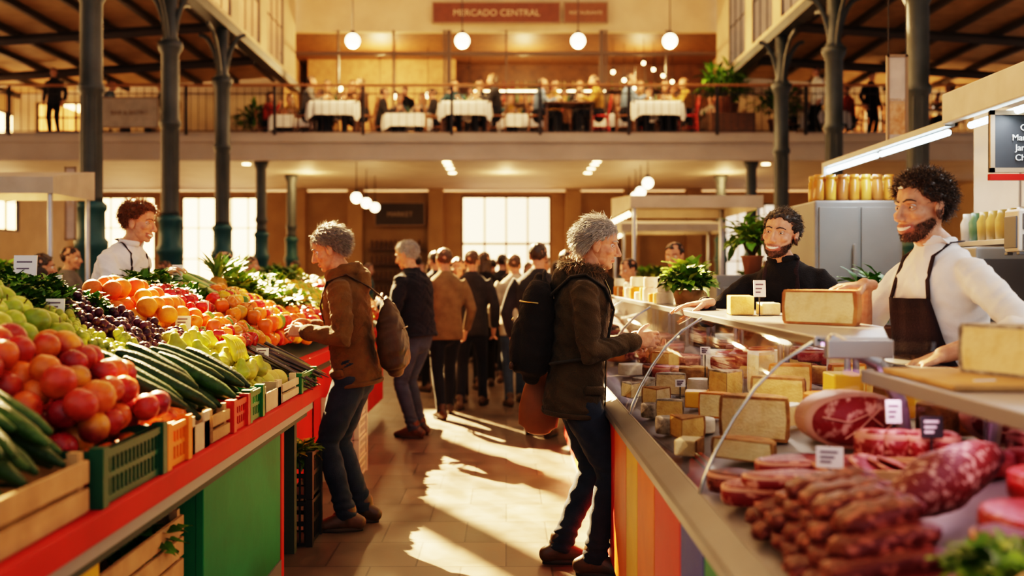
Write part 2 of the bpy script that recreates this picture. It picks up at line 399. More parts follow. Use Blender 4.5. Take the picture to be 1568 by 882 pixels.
    if beard is not None:
        zb=np.interp(np.abs(x),[0,.02,.035,.055,.08],[-.055,-.055,-.058,-.045,-.01])
        w=np.clip((zb-z)/.006,0,1)*(y>-.012)*(z>-.13)
        mixc(w*.88,beard)
        V=V+(V-np.array((0,0,-.05)))*(w*(.05 if hi else .04)*(1+.35*np.sin(V[:,0]*700)*np.sin(V[:,2]*600)))[:,None]
    zm=(-.0735 if smile else -.071)+(.0075*(x/.034)**2 if smile else 0); lw=np.abs(z-zm); inn=(np.abs(x)<(.034 if smile else .023))&(y>.062)
    w=np.clip(1.3-lw/(.0135 if smile else .008),0,1)*inn; mixc(w*.8,(.48,.15,.12))
    if not smile: mixc(np.clip(1-lw/.0022,0,1)*inn*.8,(.15,.05,.04))
    hd=MB(); hd.add(A(V),F,C)
    nk=MB(); a=A([(0,-.024,-.03)])[0]; b=A([(0,-.012,-.085)])[0]
    tube(nk,[a,b,sp(.54)+fw*.0,sp(.49)],[.052,.054,.058,.075],18,ref=rt); hd.add(*(lambda q:(q[0],q[2]))(fuse(nk,.008 if hi else .016,1)),col=sk*.93)
    if smile:
        t=[((i/8*2-1)*.029,.0890-.0125*(i/8*2-1)**2,-.0728+.0068*(i/8*2-1)**2) for i in range(9)]
        V2,F2=tubeVF(t,[(.0035,.002),(.0035,.0050),(.0035,.0066),(.0035,.0074),(.0035,.0076),(.0035,.0074),(.0035,.0066),(.0035,.0050),(.0035,.002)],8,ref=(0,1,0)); hd.add(A(V2),F2,(.82,.78,.7))
    if hi:
        for sx in(-1,1):
            for zz,bl in((1,.0076 if not smile else .0064),(-1,.0056)):
                pts=[(sx*(.031+.0155*q),.0715-.006*q*q+.003*(1-q*q),zz*bl*(1-q*q)) for q in np.linspace(-1,1,7)]
                V2,F2=tubeVF(pts,.0030,6); hd.add(A(V2),F2,sk*.80)
    hd.obj('head',skinM,E)
    ey=MB()
    for sx in(-1,1):
        ell(ey,A([(sx*.031,.0640,.0)])[0],.0124,col=(.72,.70,.66)); ell(ey,A([(sx*.031,.0702,.0)])[0],(.0070),col=(.04,.022,.014))
    ey.obj('eyes',eyeM,E)
    hb=hairmesh(A,hair[0],hair[1],hi,seed)
    bc=np.array(hair[1])*.8
    for sx in(-1,1):
        V2,F2=tubeVF([(sx*.012,.0865,.0205),(sx*.026,.0850,.0265),(sx*.040,.0770,.0255),(sx*.050,.066,.020)],[(.003,.0035),(.0035,.0045),(.003,.004),(.002,.002)],8); hb.add(A(V2),F2,bc)
    if beard is not None and hi:
        rg=np.random.RandomState(seed); idx=np.where((w*0+np.clip((np.interp(np.abs(x),[0,.02,.035,.055,.08],[-.055,-.055,-.058,-.045,-.01])-z)/.006,0,1)*(y>-.012)*((lw>.013)|(np.abs(x)>.036))*(z>-.13))>.8)[0]
        for i in rg.choice(idx,min(1400,len(idx)),replace=False):
            p=V[i]; d=nrm((p-np.array((0,0,-.03)))*np.array((1,1,.6))+rg.randn(3)*.03+np.array((0,0,-.04))); L=rg.uniform(.004,.009)
            v,f=tubeVF([p,p+d*L*.5,p+d*L+np.array((0,0,-.001))],[.0009,.0007,.0003],3,ref=(1,.2,.1),cap='open'); hb.add(A(v),f,np.array(hair[1])*rg.uniform(.7,1.7))
    hb.obj('hair',hairM,E)
    hh=MB()
    for sd,k in((1,'R'),(-1,'L')):
        shd,el,w=armj[k]; p=hands.get(k,{}); df=nrm(w-el)
        F_=p.get('d',df); N_=p.get('n',(-sd,0,0)); cu=p.get('c',.35)
        q=MB(); hand(q,w,F_,N_,sd,cu)
        if roll_sl: tube(q,[el+df*.0,el+df*.06,el+df*.13,el+df*.2,w],[(.043),(.046),(.040),(.031),(.027)],14)
        else: tube(q,[el+df*.20,w-df*.01],[.029,.026],12)
        if hi: V,N,F=fuse(q,.0031,1)
        else: V,F=np.concatenate(q.v),q.f; 
        hh.add(V,F,sk*(.95))
    hh.obj('hands',skinM,E)
    return E,dict(sp=sp,rt=rt,fw=fw,up=up,arm=armj,hc=hc,A=A,s=s)
def tl(loc,heading,H,w):
    s=H/1.75; v=np.array(w,float)-np.array(loc,float); c,si=math.cos(-heading),math.sin(-heading)
    return np.array((v[0]*c-v[1]*si,v[0]*si+v[1]*c,v[2]))/s
def tdir(heading,d):
    c,si=math.cos(-heading),math.sin(-heading); return np.array((d[0]*c-d[1]*si,d[0]*si+d[1]*c,d[2]))
def fur(E,I,mat,n=1600,seed=3,a0=.45):
    rg=np.random.RandomState(seed); mb=MB(); sp,rt,fw,up=I['sp'],I['rt'],I['fw'],I['up']
    for i in range(n):
        a=rg.uniform(a0,2*math.pi-a0); b=rg.uniform(0,2*math.pi)
        o=nrm(rt*math.sin(a)+fw*math.cos(a)); nn=o*math.cos(b)+up*math.sin(b)
        p=sp(.545)+rt*math.sin(a)*.088+fw*(math.cos(a)*.088-.005)+nn*.026-up*.012*(math.cos(a)>0)+up*.012*(math.cos(a)<0)
        d=nrm(nn+rg.randn(3)*.4-up*.2); L=rg.uniform(.015,.032)
        v,f=tubeVF([p,p+d*L*.5,p+d*L-up*.005],[.0018,.0014,.0005],3,ref=(1,.3,.2),cap='open'); mb.add(v,f,np.array((.24,.15,.08))*rg.uniform(.4,1.5))
    mb.obj('fur_collar',mat,E)
rad=math.radians
# --- middle shopper
loc=(.34,4.9,0); hd=rad(-92); H=1.76
w2=tl(loc,hd,H,(.615,4.78,1.13))
E,I=person('shopper_with_backpack',loc,hd,H,lean=5,yaw=-6,pitch=-10,hf=.05,
  hands={'R':dict(w=w2,h=(.45,-.6,-.8),d=(-.15,1,.12),n=(-.9,0,-.3),c=.55),'L':dict(w=tl(loc,hd,H,(.58,5.02,1.10)),h=(-.4,-.6,-.8),d=(.15,1,.05),n=(.8,0,-.3),c=.6)},
  feet={'R':(.10,.09),'L':(-.11,-.07)},topM=oliveM,botM=jeanM,shM=shoeM,hair=('wavy',(.42,.40,.37)),skin=SK2,hood=True,hem=-.17,bulk=1.04,seed=11)
fur(E,I,hairM)
sp,rt,fw,up=I['sp'],I['rt'],I['fw'],I['up']
bp=MB(); c0=sp(.24)-fw*.215+rt*.02
tube(bp,[c0+up*z for z in(-.235,-.21,-.12,0,.1,.17,.215,.235)],[(.09,.045),(.135,.075),(.15,.09),(.15,.09),(.143,.085),(.12,.07),(.085,.05),(.04,.03)],24,ref=rt,sq=2.8)
tube(bp,[c0-fw*.07+up*z for z in(-.2,-.17,-.1,-.03,.02,.04)],[(.08,.03),(.11,.045),(.12,.052),(.115,.045),(.10,.035),(.06,.02)],20,ref=rt,sq=2.8)
V,N,F=fuse(bp,.009,3); V=wrinkle(V,N,.004,28,5); bp=MB(); bp.add(V,F,mat=0)
tube(bp,[c0-fw*.115+up*.03+rt*x for x in(-.10,-.05,0,.05,.10)],[(.006,.004)]*5,6,mat=1)
tube(bp,[c0+fw*.02+up*.225+rt*x+up*.05*(1-(x/.05)**2) for x in(-.05,-.025,0,.025,.05)],[.009]*5,8,mat=2)
tube(bp,[c0+up*.12-fw*.0+rt*.152*math.cos(t)-fw*.088*math.sin(t) for t in np.linspace(0,math.pi,14)],.004,6,mat=1)
tube(bp,[c0-up*.19-fw*.10+rt*x for x in(-.10,0,.10)],[(.02,.012)]*3,8,mat=3,ref=up)
for sd in(-1,1):
    tube(bp,[sp(.40)-fw*.16+rt*sd*.10,sp(.50)-fw*.07+rt*sd*.118,sp(.515)+rt*sd*.122,sp(.46)+fw*.10+rt*sd*.125,sp(.36)+fw*.148+rt*sd*.13,sp(.22)+fw*.13+rt*sd*.165,sp(.12)+fw*.03+rt*sd*.192,sp(.08)-fw*.13+rt*sd*.16],[(.026,.007)]*8,10,ref=rt,mat=2)
bp.obj('backpack',[bpM,zipM,strapM,bagM],E)
sb=MB(); c1=sp(-.13)-fw*.16-rt*.14
tube(sb,[c1+up*z for z in(-.15,-.13,-.05,.05,.11,.13)],[(.07,.03),(.10,.045),(.105,.05),(.09,.045),(.07,.03),(.03,.012)],18,ref=fw,sq=3)
tube(sb,[c1+up*.12+fw*.05,sp(.15)-fw*.14-rt*.15,sp(.42)-fw*.10-rt*.1,sp(.51)-rt*.10],[(.012,.004)]*4,8,ref=fw)
sb.obj('shoulder_bag',M('tan_leather',(.22,.08,.025),.55,col2=(.15,.055,.018),bump=.1,spec=.3),E)
# --- left shopper
loc=(-.87,5.74,0); hd=rad(88); H=1.76
E,I=person('shopper_in_ochre_jacket',loc,hd,H,lean=8,yaw=8,pitch=-22,hf=.06,
  hands={'L':dict(w=tl(loc,hd,H,(-1.12,5.56,1.13)),h=(-.5,-.6,-.8),d=(.1,1,.1),n=(.7,0,-.6),c=.7),'R':dict(w=tl(loc,hd,H,(-1.12,5.80,1.15)),h=(.5,-.6,-.8),d=(-.2,1,.1),n=(-.7,0,-.6),c=.7)},
  feet={'L':(-.10,.03),'R':(.11,-.03)},topM=tanM,botM=jeanM,shM=shoeM,hair=('wavy',(.30,.28,.26)),skin=SK2,hood=True,hem=-.12,bulk=.98,seed=23)
sp,rt,fw,up=I['sp'],I['rt'],I['fw'],I['up']
sb=MB(); c1=sp(.14)-fw*.235-rt*.03
tube(sb,[c1+up*z for z in(-.2,-.18,-.1,0,.1,.17,.21)],[(.08,.045),(.12,.075),(.135,.09),(.13,.085),(.10,.065),(.06,.04),(.025,.015)],22,ref=rt,sq=2.6)
V,N,F=fuse(sb,.009,3); V=wrinkle(V,N,.006,28,2); sb=MB(); sb.add(V,F)
tube(sb,[c1+up*.19,sp(.43)-fw*.15-rt*.06,sp(.515)-fw*.04-rt*.11,sp(.49)+fw*.07-rt*.115,sp(.36)+fw*.14-rt*.06,sp(.2)+fw*.145+rt*.04,sp(.08)+fw*.08+rt*.17,sp(.0)-fw*.08+rt*.16,c1-up*.12+rt*.08],[(.018,.005)]*9,10,ref=rt)
tube(sb,[c1-fw*.083+up*.03+rt*x for x in(-.1,0,.1)],[(.004,.004)]*3,6)
sb.obj('sling_bag',bagM,E)
# --- third shopper dark jacket
loc=(-.80,8.95,0); hd=rad(62); H=1.79
person('shopper_in_navy_jacket',loc,hd,H,lean=6,yaw=8,pitch=-15,hf=.04,hands={'L':dict(w=tl(loc,hd,H,(-1.12,8.9,1.18)),c=.5),'R':dict(w=tl(loc,hd,H,(-1.1,9.2,1.15)),c=.5)},
  feet={'R':(.10,.03),'L':(-.10,-.03)},topM=navyM,botM=blueJ,shM=shoeM,hair=('short',(.6,.58,.55)),skin=SK1,hem=-.06,bulk=1.08,seed=31)
# --- produce vendor (left)
loc=(-2.46,6.10,.16); hd=rad(-104); H=1.80
person('produce_vendor',loc,hd,H,lean=19,yaw=8,pitch=-8,hf=.04,
  hands={'R':dict(w=tl(loc,hd,H,(-2.05,5.86,1.43)),h=(.5,-.3,-.9),n=(-.2,0,-1),c=.45),'L':dict(w=tl(loc,hd,H,(-2.12,6.4,1.38)),h=(-.5,-.5,-.9),n=(0,0,-1),c=.4)},
  top='shirt',topM=whiteM,botM=navyM,hair=('curly',(.20,.075,.024)),skin=SK1,roll_sl=True,apron=apronM,smile=True,hem=-.05,bulk=1.05,seed=41)
# --- cheese vendor in black
loc=(1.52,5.20,0); hd=rad(150); H=1.84
person('cheese_vendor',loc,hd,H,lean=14,yaw=-6,pitch=2,roll=-8,hf=.03,side_lean=4,
  hands={'R':dict(w=tl(loc,hd,H,(.98,4.90,1.312)),h=(.7,-.3,-.8),d=tdir(hd,(-.95,-.2,-.10)),n=(0,.1,-1),c=.18),'L':dict(w=tl(loc,hd,H,(1.50,4.72,1.2)),h=(-.7,-.3,-.8),n=(0,0,-1),c=.2)},
  top='shirt',topM=blackM,botM=blackM,hair=('short',(.03,.018,.012)),skin=SK1,beard=(.15,.075,.05),smile=True,hem=-.05,bulk=1.05,seed=51,apron=apronM)
# --- butcher in white
loc=(1.66,3.75,0); hd=rad(106); H=1.87
person('butcher_vendor',loc,hd,H,lean=5,yaw=4,pitch=-3,hf=.04,
  hands={'L':dict(w=tl(loc,hd,H,(1.50,3.42,1.175)),h=(-.9,-.6,-.1),d=tdir(hd,(-.9,-.15,-.30)),n=tdir(hd,(-.2,0,-1)),c=.3),'R':dict(w=tl(loc,hd,H,(1.36,3.78,1.41)),h=(.6,-.3,-.8),d=tdir(hd,(-1,-.25,-.05)),n=tdir(hd,(-.1,0,-1)),c=.3)},
  top='shirt',topM=whiteM,botM=blackM,hair=('curly',(.05,.025,.014)),skin=SK1,beard=(.14,.07,.045),smile=True,roll_sl=True,apron=apronM,hem=-.05,bulk=1.04,seed=61)
print('hi people',time.time()-T0)
def clone(src,name,loc,heading,H=1.75,mats={}):
    s=H/1.75; e=empty(name,loc,heading,s)
    for ch in [c for c in src.children]:
        o=link(D.objects.new(ch.name.split('.')[0],ch.data)); o.parent=e
        b=ch.name.split('.')[0]
        if b in mats:
            o.material_slots[0].link='OBJECT'; o.material_slots[0].material=mats[b]
    return e
cl={k:cloth('cloth_'+k,c) for k,c in dict(tan=(.22,.14,.07),grey=(.16,.155,.15),brown=(.12,.06,.03),teal=(.04,.10,.13),red=(.32,.035,.02),cream=(.5,.42,.32),mustard=(.32,.18,.04),sky=(.18,.27,.38),charc=(.03,.03,.035)).items()}
fw_={'R':(.10,.22),'L':(-.10,-.20)}
pa,_=person('walking_shopper',(-.62,10.2,0),rad(20),1.76,lean=3,feet=fw_,topM=cl['tan'],botM=navyM,hair=('short',(.12,.06,.03)),hi=False,seed=71)
pb,_=person('walking_shopper',(.28,9.0,0),rad(-15),1.78,lean=2,topM=cl['charc'],botM=blueJ,hair=('short',(.05,.03,.02)),hi=False,seed=72,bulk=1.05,feet={'R':(.12,-.05),'L':(-.1,.1)})
pc,_=person('walking_shopper',(-.28,12.8,0),rad(5),1.78,feet=fw_,topM=blackM,botM=blackM,hair=('long',(.06,.035,.02)),hi=False,seed=73,hem=-.3,bulk=1.02)
pd,_=person('walking_shopper',(-.55,11.6,0),rad(170),1.68,feet={'R':(.1,-.1),'L':(-.1,.15)},topM=cl['brown'],botM=navyM,hair=('long',(.09,.05,.02)),hi=False,seed=74)
def cz(p,x,y,h,H,t,b): clone(p,'walking_shopper',(x,y,0),rad(h),H,{'jacket':cl.get(t,blackM) if isinstance(t,str) else t,'trousers':b})
for a in [(pa,.10,11.2,10,1.72,'cream',blueJ),(pb,-.06,15.0,0,1.80,'charc',blackM),(pd,-1.0,13.6,40,1.68,'grey',navyM),(pa,.42,12.4,-40,1.74,'mustard',navyM),(pc,.75,14.8,-20,1.7,'brown',blackM),
          (pb,.62,10.6,-60,1.75,'tan',navyM),(pa,-.6,16.2,15,1.75,'teal',blackM),(pc,-.5,14.5,180,1.7,'red',blackM),(pb,.2,17.5,170,1.75,'grey',blueJ),(pd,1.3,16.5,120,1.65,'cream',navyM),(pa,-1.5,17,-150,1.7,'brown',navyM),
          (pb,1.6,18.4,90,1.75,'charc',navyM),(pc,-2.6,18.5,-100,1.7,'teal',navyM),(pa,5.0,18.9,60,1.75,'grey',navyM),(pd,-3.9,8.3,-60,1.66,'charc',blackM),(pb,-4.6,10.4,-90,1.78,'grey',blackM),(pa,.05,13.6,-10,1.74,'charc',navyM),
          (pb,-.25,19.5,10,1.8,'brown',navyM),(pd,.7,20.3,190,1.7,'tan',navyM),(pa,-1.2,20,30,1.76,'charc',blackM),(pc,-3.4,20.5,60,1.7,'grey',navyM),(pb,2.6,22,-70,1.78,'teal',blackM),(pa,-2.0,22.5,-20,1.74,'mustard',navyM),(pd,1.4,22.8,160,1.7,'red',navyM),(pb,-4.4,21,120,1.78,'charc',navyM),(pb,-1.35,15.2,60,1.8,'navy',navyM),(pa,-3.2,12.2,-80,1.72,'brown',navyM),(pc,-4.9,14.2,-80,1.68,'cream',navyM),
          (pb,-.85,12.3,30,1.78,'charc',blackM),(pa,-.38,10.9,-5,1.76,'charc',navyM),(pd,.35,15.9,200,1.68,'grey',navyM),(pb,1.05,11.3,-50,1.76,'navy',navyM),(pa,-.95,18.3,10,1.76,'brown',blackM),(pc,.45,18.9,-10,1.7,'charc',blackM)]: cz(*a)
pe,_=person('stall_worker',(-2.75,9.2,0),rad(-130),1.74,lean=24,pitch=-10,hands={'R':dict(w=(.15,.42,1.02)),'L':dict(w=(-.15,.45,1.0))},topM=blackM,botM=blackM,hair=('short',(.035,.02,.015)),hi=False,seed=81,bulk=.96)
pf=clone(pe,'stall_worker',(1.70,9.5,0),rad(150),1.84,{'jacket':blackM})
pg=clone(pe,'stall_worker',(1.5,10.6,0),rad(120),1.70,{'jacket':whiteM})
# seated diners
BZ=4.6
seatp=dict(pelvis=(0,0,.50),feet={'R':(.12,.42),'L':(-.12,.40)})
d1,_=person('seated_diner',(-4.55,22.7,BZ),rad(90-180),1.88,lean=8,hands={'R':dict(w=(.16,.40,.80)),'L':dict(w=(-.16,.36,.80))},top='shirt',topM=cl['grey'],botM=navyM,hair=('short',(.05,.03,.02)),hi=False,seed=91,hem=-.04,bulk=1.05,**seatp)
d2,_=person('seated_diner',(-3.25,22.7,BZ),rad(90),1.84,lean=4,hands={'R':dict(w=(.10,.30,.98)),'L':dict(w=(-.16,.36,.80))},top='shirt',topM=cl['brown'],botM=navyM,hair=('long',(.16,.08,.03)),hi=False,seed=92,hem=-.04,**seatp)
d3,_=person('standing_diner',(-10.3,22.7,BZ),rad(180),1.6,topM=cl['charc'],botM=blackM,hair=('short',(.04,.025,.02)),hi=False,seed=93)
woodD=M('dark_wood',(.10,.045,.02),.45,col2=(.06,.028,.012),scale=14,bump=.1); woodM=M('bentwood',(.24,.10,.038),.4,col2=(.16,.07,.025),scale=12)
linen=M('white_linen',(.82,.80,.76),.8,col2=(.74,.72,.68),bump=.1)
redch=M('red_chair_paint',(.5,.03,.02),.4,col2=(.4,.02,.015))
def chair_mesh():
    mb=MB(); lathe(mb,[(.20,.44),(.215,.45),(.215,.465),(.20,.475)],seg=20)
    for x,y in((-.17,-.17),(.17,-.17),(-.17,.17),(.17,.17)): tube(mb,[(x*1.15,y*1.15,0),(x,y,.45)],[.014,.018],8)
    tube(mb,[(-.17,-.17,.45),(-.185,-.22,.7),(-.15,-.25,.88),(0,-.265,.94),(.15,-.25,.88),(.185,-.22,.7),(.17,-.17,.45)],.016,8)
    tube(mb,[(-.1,-.19,.46),(-.11,-.23,.7),(0,-.25,.82),(.11,-.23,.7),(.1,-.19,.46)],.012,8)
    tube(mb,[(-.175,-.21,.62),(0,-.235,.63),(.175,-.21,.62)],.012,8)
    tube(mb,[(.18*math.cos(a),.18*math.sin(a),.2) for a in np.linspace(0,2*math.pi,17)],.008,6,cap='open')
    return mb.mesh('chair')
chm=chair_mesh(); chm.materials.append(woodM)
def chair(x,y,z,h,m=None):
    o=link(D.objects.new('dining_chair',chm)); o.location=(x,y,z); o.rotation_euler=(0,0,h)
    if m: o.material_slots[0].link='OBJECT'; o.material_slots[0].material=m
glassy=glassmat('clear_glass',refl=.42)
def dining_table(x,y,z,w=1.15,d=.75,clothd=True):
    E=empty('dining_table',(x,y,z)); mb=MB(); mb.box(-w/2,w/2,-d/2,d/2,.71,.74)
    for sx in(-1,1):
        for sy in(-1,1): mb.box(sx*(w/2-.07)-.025,sx*(w/2-.07)+.025,sy*(d/2-.07)-.025,sy*(d/2-.07)+.025,0,.71)
    mb.obj('table_frame',woodD,E,False,.004)
    if clothd:
        c=MB(); n=64; rings=[]
        for k,(o,zz) in enumerate([(0,.752),(.012,.748),(.02,.70),(.03,.60),(.04,.44)]):
            for i in range(n):
                a=2*math.pi*i/n; cx=math.cos(a);sy=math.sin(a); q=2/8
                px=np.sign(cx)*abs(cx)**q*(w/2+o); py=np.sign(sy)*abs(sy)**q*(d/2+o); f=1+(.012*k*math.sin(a*14))
                zz2=zz-(.14*(abs(cx*sy)*2)**3 if k==4 else (.04*(abs(cx*sy)*2)**3 if k==3 else 0))
                rings.append((px*f,py*f,zz2))
        rings.append((0,0,.752)); Q=[(k*n+i,k*n+(i+1)%n,(k+1)*n+(i+1)%n,(k+1)*n+i) for k in range(4) for i in range(n)]; Tt=[(len(rings)-1,(i+1)%n,i) for i in range(n)]
        c.add(rings,[Q,Tt]); c.obj('tablecloth',linen,E)
    t=MB()
    for i in range(4):
        px=(-.3,.3,-.28,.28)[i];py=(-.15,-.15,.18,.18)[i]
        lathe(t,[(.0,.756),(.06,.756),(.11,.768),(.112,.772),(.06,.764),(0,.762)],(px,py,0),16,mat=0)
        lathe(t,[(.03,.756),(.03,.760),(.004,.765),(.004,.83),(.03,.86),(.034,.90),(.028,.93)],(px*.5,py+.05,0),12,mat=1)
    lathe(t,[(.035,.756),(.037,.87),(.014,.93),(.014,1.0),(0,1.0)],(0,.05,0),12,mat=2)
    t.obj('tableware',[M('porcelain',(.85,.83,.8),.15),glassy,M('bottle_green',(.02,.06,.02),.1)],E)
tc=list(cl.values())
rg=np.random.RandomState(4)
for i,(x,y,c) in enumerate([(-3.9,22.7,1),(-.93,22.7,1),(1.42,22.7,0),(3.42,22.7,1),(-2.4,24.4,1),(.4,24.5,1),(2.5,24.5,1),(4.9,24.6,0),(-5.2,24.6,1),(-8.6,23.2,1),(7.6,24.0,1),(9.9,23.6,0)]):
    dining_table(x,y,BZ,clothd=bool(c))
    for sd in(-1,1):
        if i!=0:
            if rg.rand()<.95: 
                s_=(d1,d2)[rg.randint(2)]
                clone(s_,'seated_diner',(x+sd*.70,y,BZ),rad(90 if sd>0 else -90),rg.uniform(1.82,1.98),{'shirt':tc[rg.randint(len(tc))]})
        chair(x+sd*.72,y,BZ,rad(90 if sd>0 else -90),redch if (i in(2,3,5,6)) and sd>0 else None)
    if i in(0,1,2,3,4,5,6,7,8):
        for dx in(-.28,.30): clone((d1,d2)[(i+(dx>0))%2],'seated_diner',(x+dx,y+.72,BZ),rad(180),1.94,{'shirt':tc[(i*3+(dx>0)*2)%len(tc)]}); chair(x+dx,y+.74,BZ,rad(180))
clone(d3,'standing_diner',(7.1,22.7,BZ),rad(100),1.62,{'jacket':whiteM}); clone(d3,'standing_diner',(8.5,23.2,BZ),rad(-160),1.6,{'jacket':blackM}); clone(d3,'waiter',(-2.6,25.75,BZ),rad(150),1.75,{'jacket':blackM})
clone(d3,'waiter',(3.7,25.8,BZ),rad(190),1.75,{'jacket':whiteM}); clone(d3,'waiter',(-.9,25.7,BZ),rad(170),1.72,{'jacket':cl['cream']}); clone(d3,'waiter',(1.5,25.8,BZ),rad(200),1.7,{'jacket':cl['brown']})
print('people',time.time()-T0)
# ================================================================ BUILDING
cream=M('cream_plaster',(.64,.50,.32),.85,col2=(.56,.43,.27),scale=2,bump=.15,bscale=25)
tanw=M('tan_plaster',(.36,.23,.115),.85,col2=(.29,.18,.09),scale=2,bump=.15,bscale=20)
fasc=M('fascia_paint',(.58,.49,.39),.65,col2=(.50,.42,.33),scale=1.5)
iron=M('blue_grey_iron',(.062,.078,.082),.5,.2,col2=(.042,.055,.058),scale=3,bump=.08,bscale=80)
teal=M('teal_iron_base',(.016,.10,.12),.5,.1,col2=(.011,.07,.085),scale=4)
darkst=M('dark_steel',(.03,.028,.027),.5,.4); steel=M('brushed_steel',(.46,.46,.47),.35,1,col2=(.37,.37,.39),scale=3)
roofM=M('roof_boards',(.44,.29,.15),.7,col2=(.34,.22,.11),scale=3); beamM=M('roof_beam',(.05,.042,.036),.6)
fm=D.materials.new('stone_tile_floor'); fm.use_nodes=True; nt=fm.node_tree; n=nt.nodes; l=nt.links; b=n['Principled BSDF']
tc_=n.new('ShaderNodeTexCoord')
br=n.new('ShaderNodeTexBrick'); br.offset=.5; br.inputs['Scale'].default_value=1; br.inputs['Brick Width'].default_value=.45; br.inputs['Row Height'].default_value=.45; br.inputs['Mortar Size'].default_value=.005; br.inputs['Color1'].default_value=(.085,.060,.042,1); br.inputs['Color2'].default_value=(.15,.108,.075,1); br.inputs['Mortar'].default_value=(.035,.025,.018,1); br.inputs['Bias'].default_value=-.1
l.new(tc_.outputs['Object'],br.inputs[0]); nz=n.new('ShaderNodeTexNoise'); nz.inputs['Scale'].default_value=3.5; nz.inputs['Detail'].default_value=9; nz.inputs['Roughness'].default_value=.65; l.new(tc_.outputs['Object'],nz.inputs[0])
mx=n.new('ShaderNodeMix'); mx.data_type='RGBA'; mx.blend_type='OVERLAY'; mx.inputs[0].default_value=.75; l.new(br.outputs[0],mx.inputs[6]); l.new(nz.outputs['Fac'],mx.inputs[7]); l.new(mx.outputs[2],b.inputs['Base Color'])
mr=n.new('ShaderNodeMapRange'); mr.inputs[3].default_value=.22; mr.inputs[4].default_value=.6; l.new(nz.outputs['Fac'],mr.inputs[0]); l.new(mr.outputs[0],b.inputs['Roughness']); b.inputs['Specular IOR Level'].default_value=.35
bp_=n.new('ShaderNodeBump'); bp_.inputs['Strength'].default_value=.25; bp_.inputs['Distance'].default_value=.004; l.new(nz.outputs['Fac'],bp_.inputs['Height']); l.new(bp_.outputs[0],b.inputs['Normal'])
mb=MB(); mb.box(-13,13,-5,31,-.1,0); mb.obj('floor',fm,smooth=False)
def wall_openings(name,axis,pos,th,a0,a1,z0,z1,ops,mat):
    mb=MB()
    def bx(p,q,r,s):
        if q-p<1e-4 or s-r<1e-4: return
        if axis=='x': mb.box(p,q,pos,pos+th,r,s)
        else: mb.box(pos,pos+th,p,q,r,s)
    cur=a0
    for b0,b1,zb,zt in sorted(ops):
        bx(cur,b0,z0,z1); bx(b0,b1,z0,zb); bx(b0,b1,zt,z1); cur=b1
    bx(cur,a1,z0,z1); return mb.obj(name,mat,smooth=False)
cnt=[0]
def window(axis,pos,b0,b1,zb,zt,nv=2,nh=4,mat=None,t=.05,dd=.04,mw=.02):
    cnt[0]+=1; mb=MB()
    def bx(p,q,r,s,m=0,d=dd):
        if axis=='x': mb.box(p,q,pos-d,pos+d,r,s,mat=m)
        else: mb.box(pos-d,pos+d,p,q,r,s,mat=m)
    bx(b0,b0+t,zb,zt);bx(b1-t,b1,zb,zt);bx(b0+t,b1-t,zb,zb+t);bx(b0+t,b1-t,zt-t,zt)
    for i in range(1,nv): x=b0+(b1-b0)*i/nv; bx(x-mw,x+mw,zb+t,zt-t,0,dd*.7)
    for i in range(1,nh): z=zb+(zt-zb)*i/nh; bx(b0+t,b1-t,z-mw,z+mw,0,dd*.6)
    return mb.obj('window_%d'%cnt[0],mat or darkst,smooth=False)
cy=[(y,y+1.75) for y in np.arange(8.8,25.2,2.35)]
for sx,nm in((-1,'left'),(1,'right')):
    x=5.5 if sx>0 else -5.58
    zt_=lambda a: 8.5 if (sx<0 and a<15) else 11.3  # unseen near left windows cut short so the wall blocks sun on the counter
    wall_openings('wall_clerestory_'+nm,'y',x,.08,-2,26,6.42,12,[(a,b_,6.6,zt_(a)) for a,b_ in cy],cream)
    for a,b_ in cy: window('y',x+.04,a,b_,6.6,zt_(a),3,2 if zt_(a)<9 else 5,None,.03,.015,.012)
    r=MB(); R0=(5.76,6.62); R1=(12.98,6.15)
    V=[(sx*R0[0],-2,R0[1]),(sx*R1[0],-2,R1[1]),(sx*R1[0],25.98,R1[1]),(sx*R0[0],25.98,R0[1])]; V+= [(a,b_,c+.12) for a,b_,c in V]
    r.add(V,[[(0,1,2,3),(4,7,6,5),(0,4,5,1),(1,5,6,2),(2,6,7,3),(3,7,4,0)]]); r.box(sx*5.67-.09,sx*5.67+.09,-2,25.98,6.45,6.58); r.obj('ceiling_aisle_'+nm,roofM,smooth=False)
    r=MB()
    for i in range(8):
        q=.04+i/7*.92; xx=R0[0]+(R1[0]-R0[0])*q; zz=R0[1]+(R1[1]-R0[1])*q
        r.box(sx*xx-.045,sx*xx+.045,-2,25.95,zz-.13,zz-.01)
    for y in np.arange(1.2,26,3.1):
        P0=np.array((sx*5.8,y,6.38)); P1=np.array((sx*12.9,y,5.92)); tube(r,[P0,P1],[(.06,.10)]*2,4,ref=(0,1,0),cap='flat',sq=8)
    r.obj('roof_beams_'+nm,beamM,smooth=False)
    ops=[(y,y+1.9,2.6,5.7) for y in np.arange(3,25,3.1)]
    wall_openings('wall_outer_'+nm,'y',13 if sx>0 else -13.1,.1,-2,31,0,6.4,ops,cream)
    for o_ in ops: window('y',13.05*sx,o_[0],o_[1],o_[2],o_[3],3,4)
    mb=MB(); mb.box(sx*5.5-.12,sx*5.5+.12,-2,26,6.22,6.415); mb.obj('nave_girder_'+nm,iron,smooth=False)
mb=MB(); mb.box(-5.75,-2.2,-2,26.2,12,12.2); mb.box(2.2,5.75,-2,26.2,12,12.2); mb.box(-2.2,2.2,23,26.2,12,12.2); mb.box(-2.2,2.2,-2,0,12,12.2)  # roof out of view; middle gap is an added skylight for sky fill
mb.obj('ceiling_nave',roofM,smooth=False)
mb=MB()
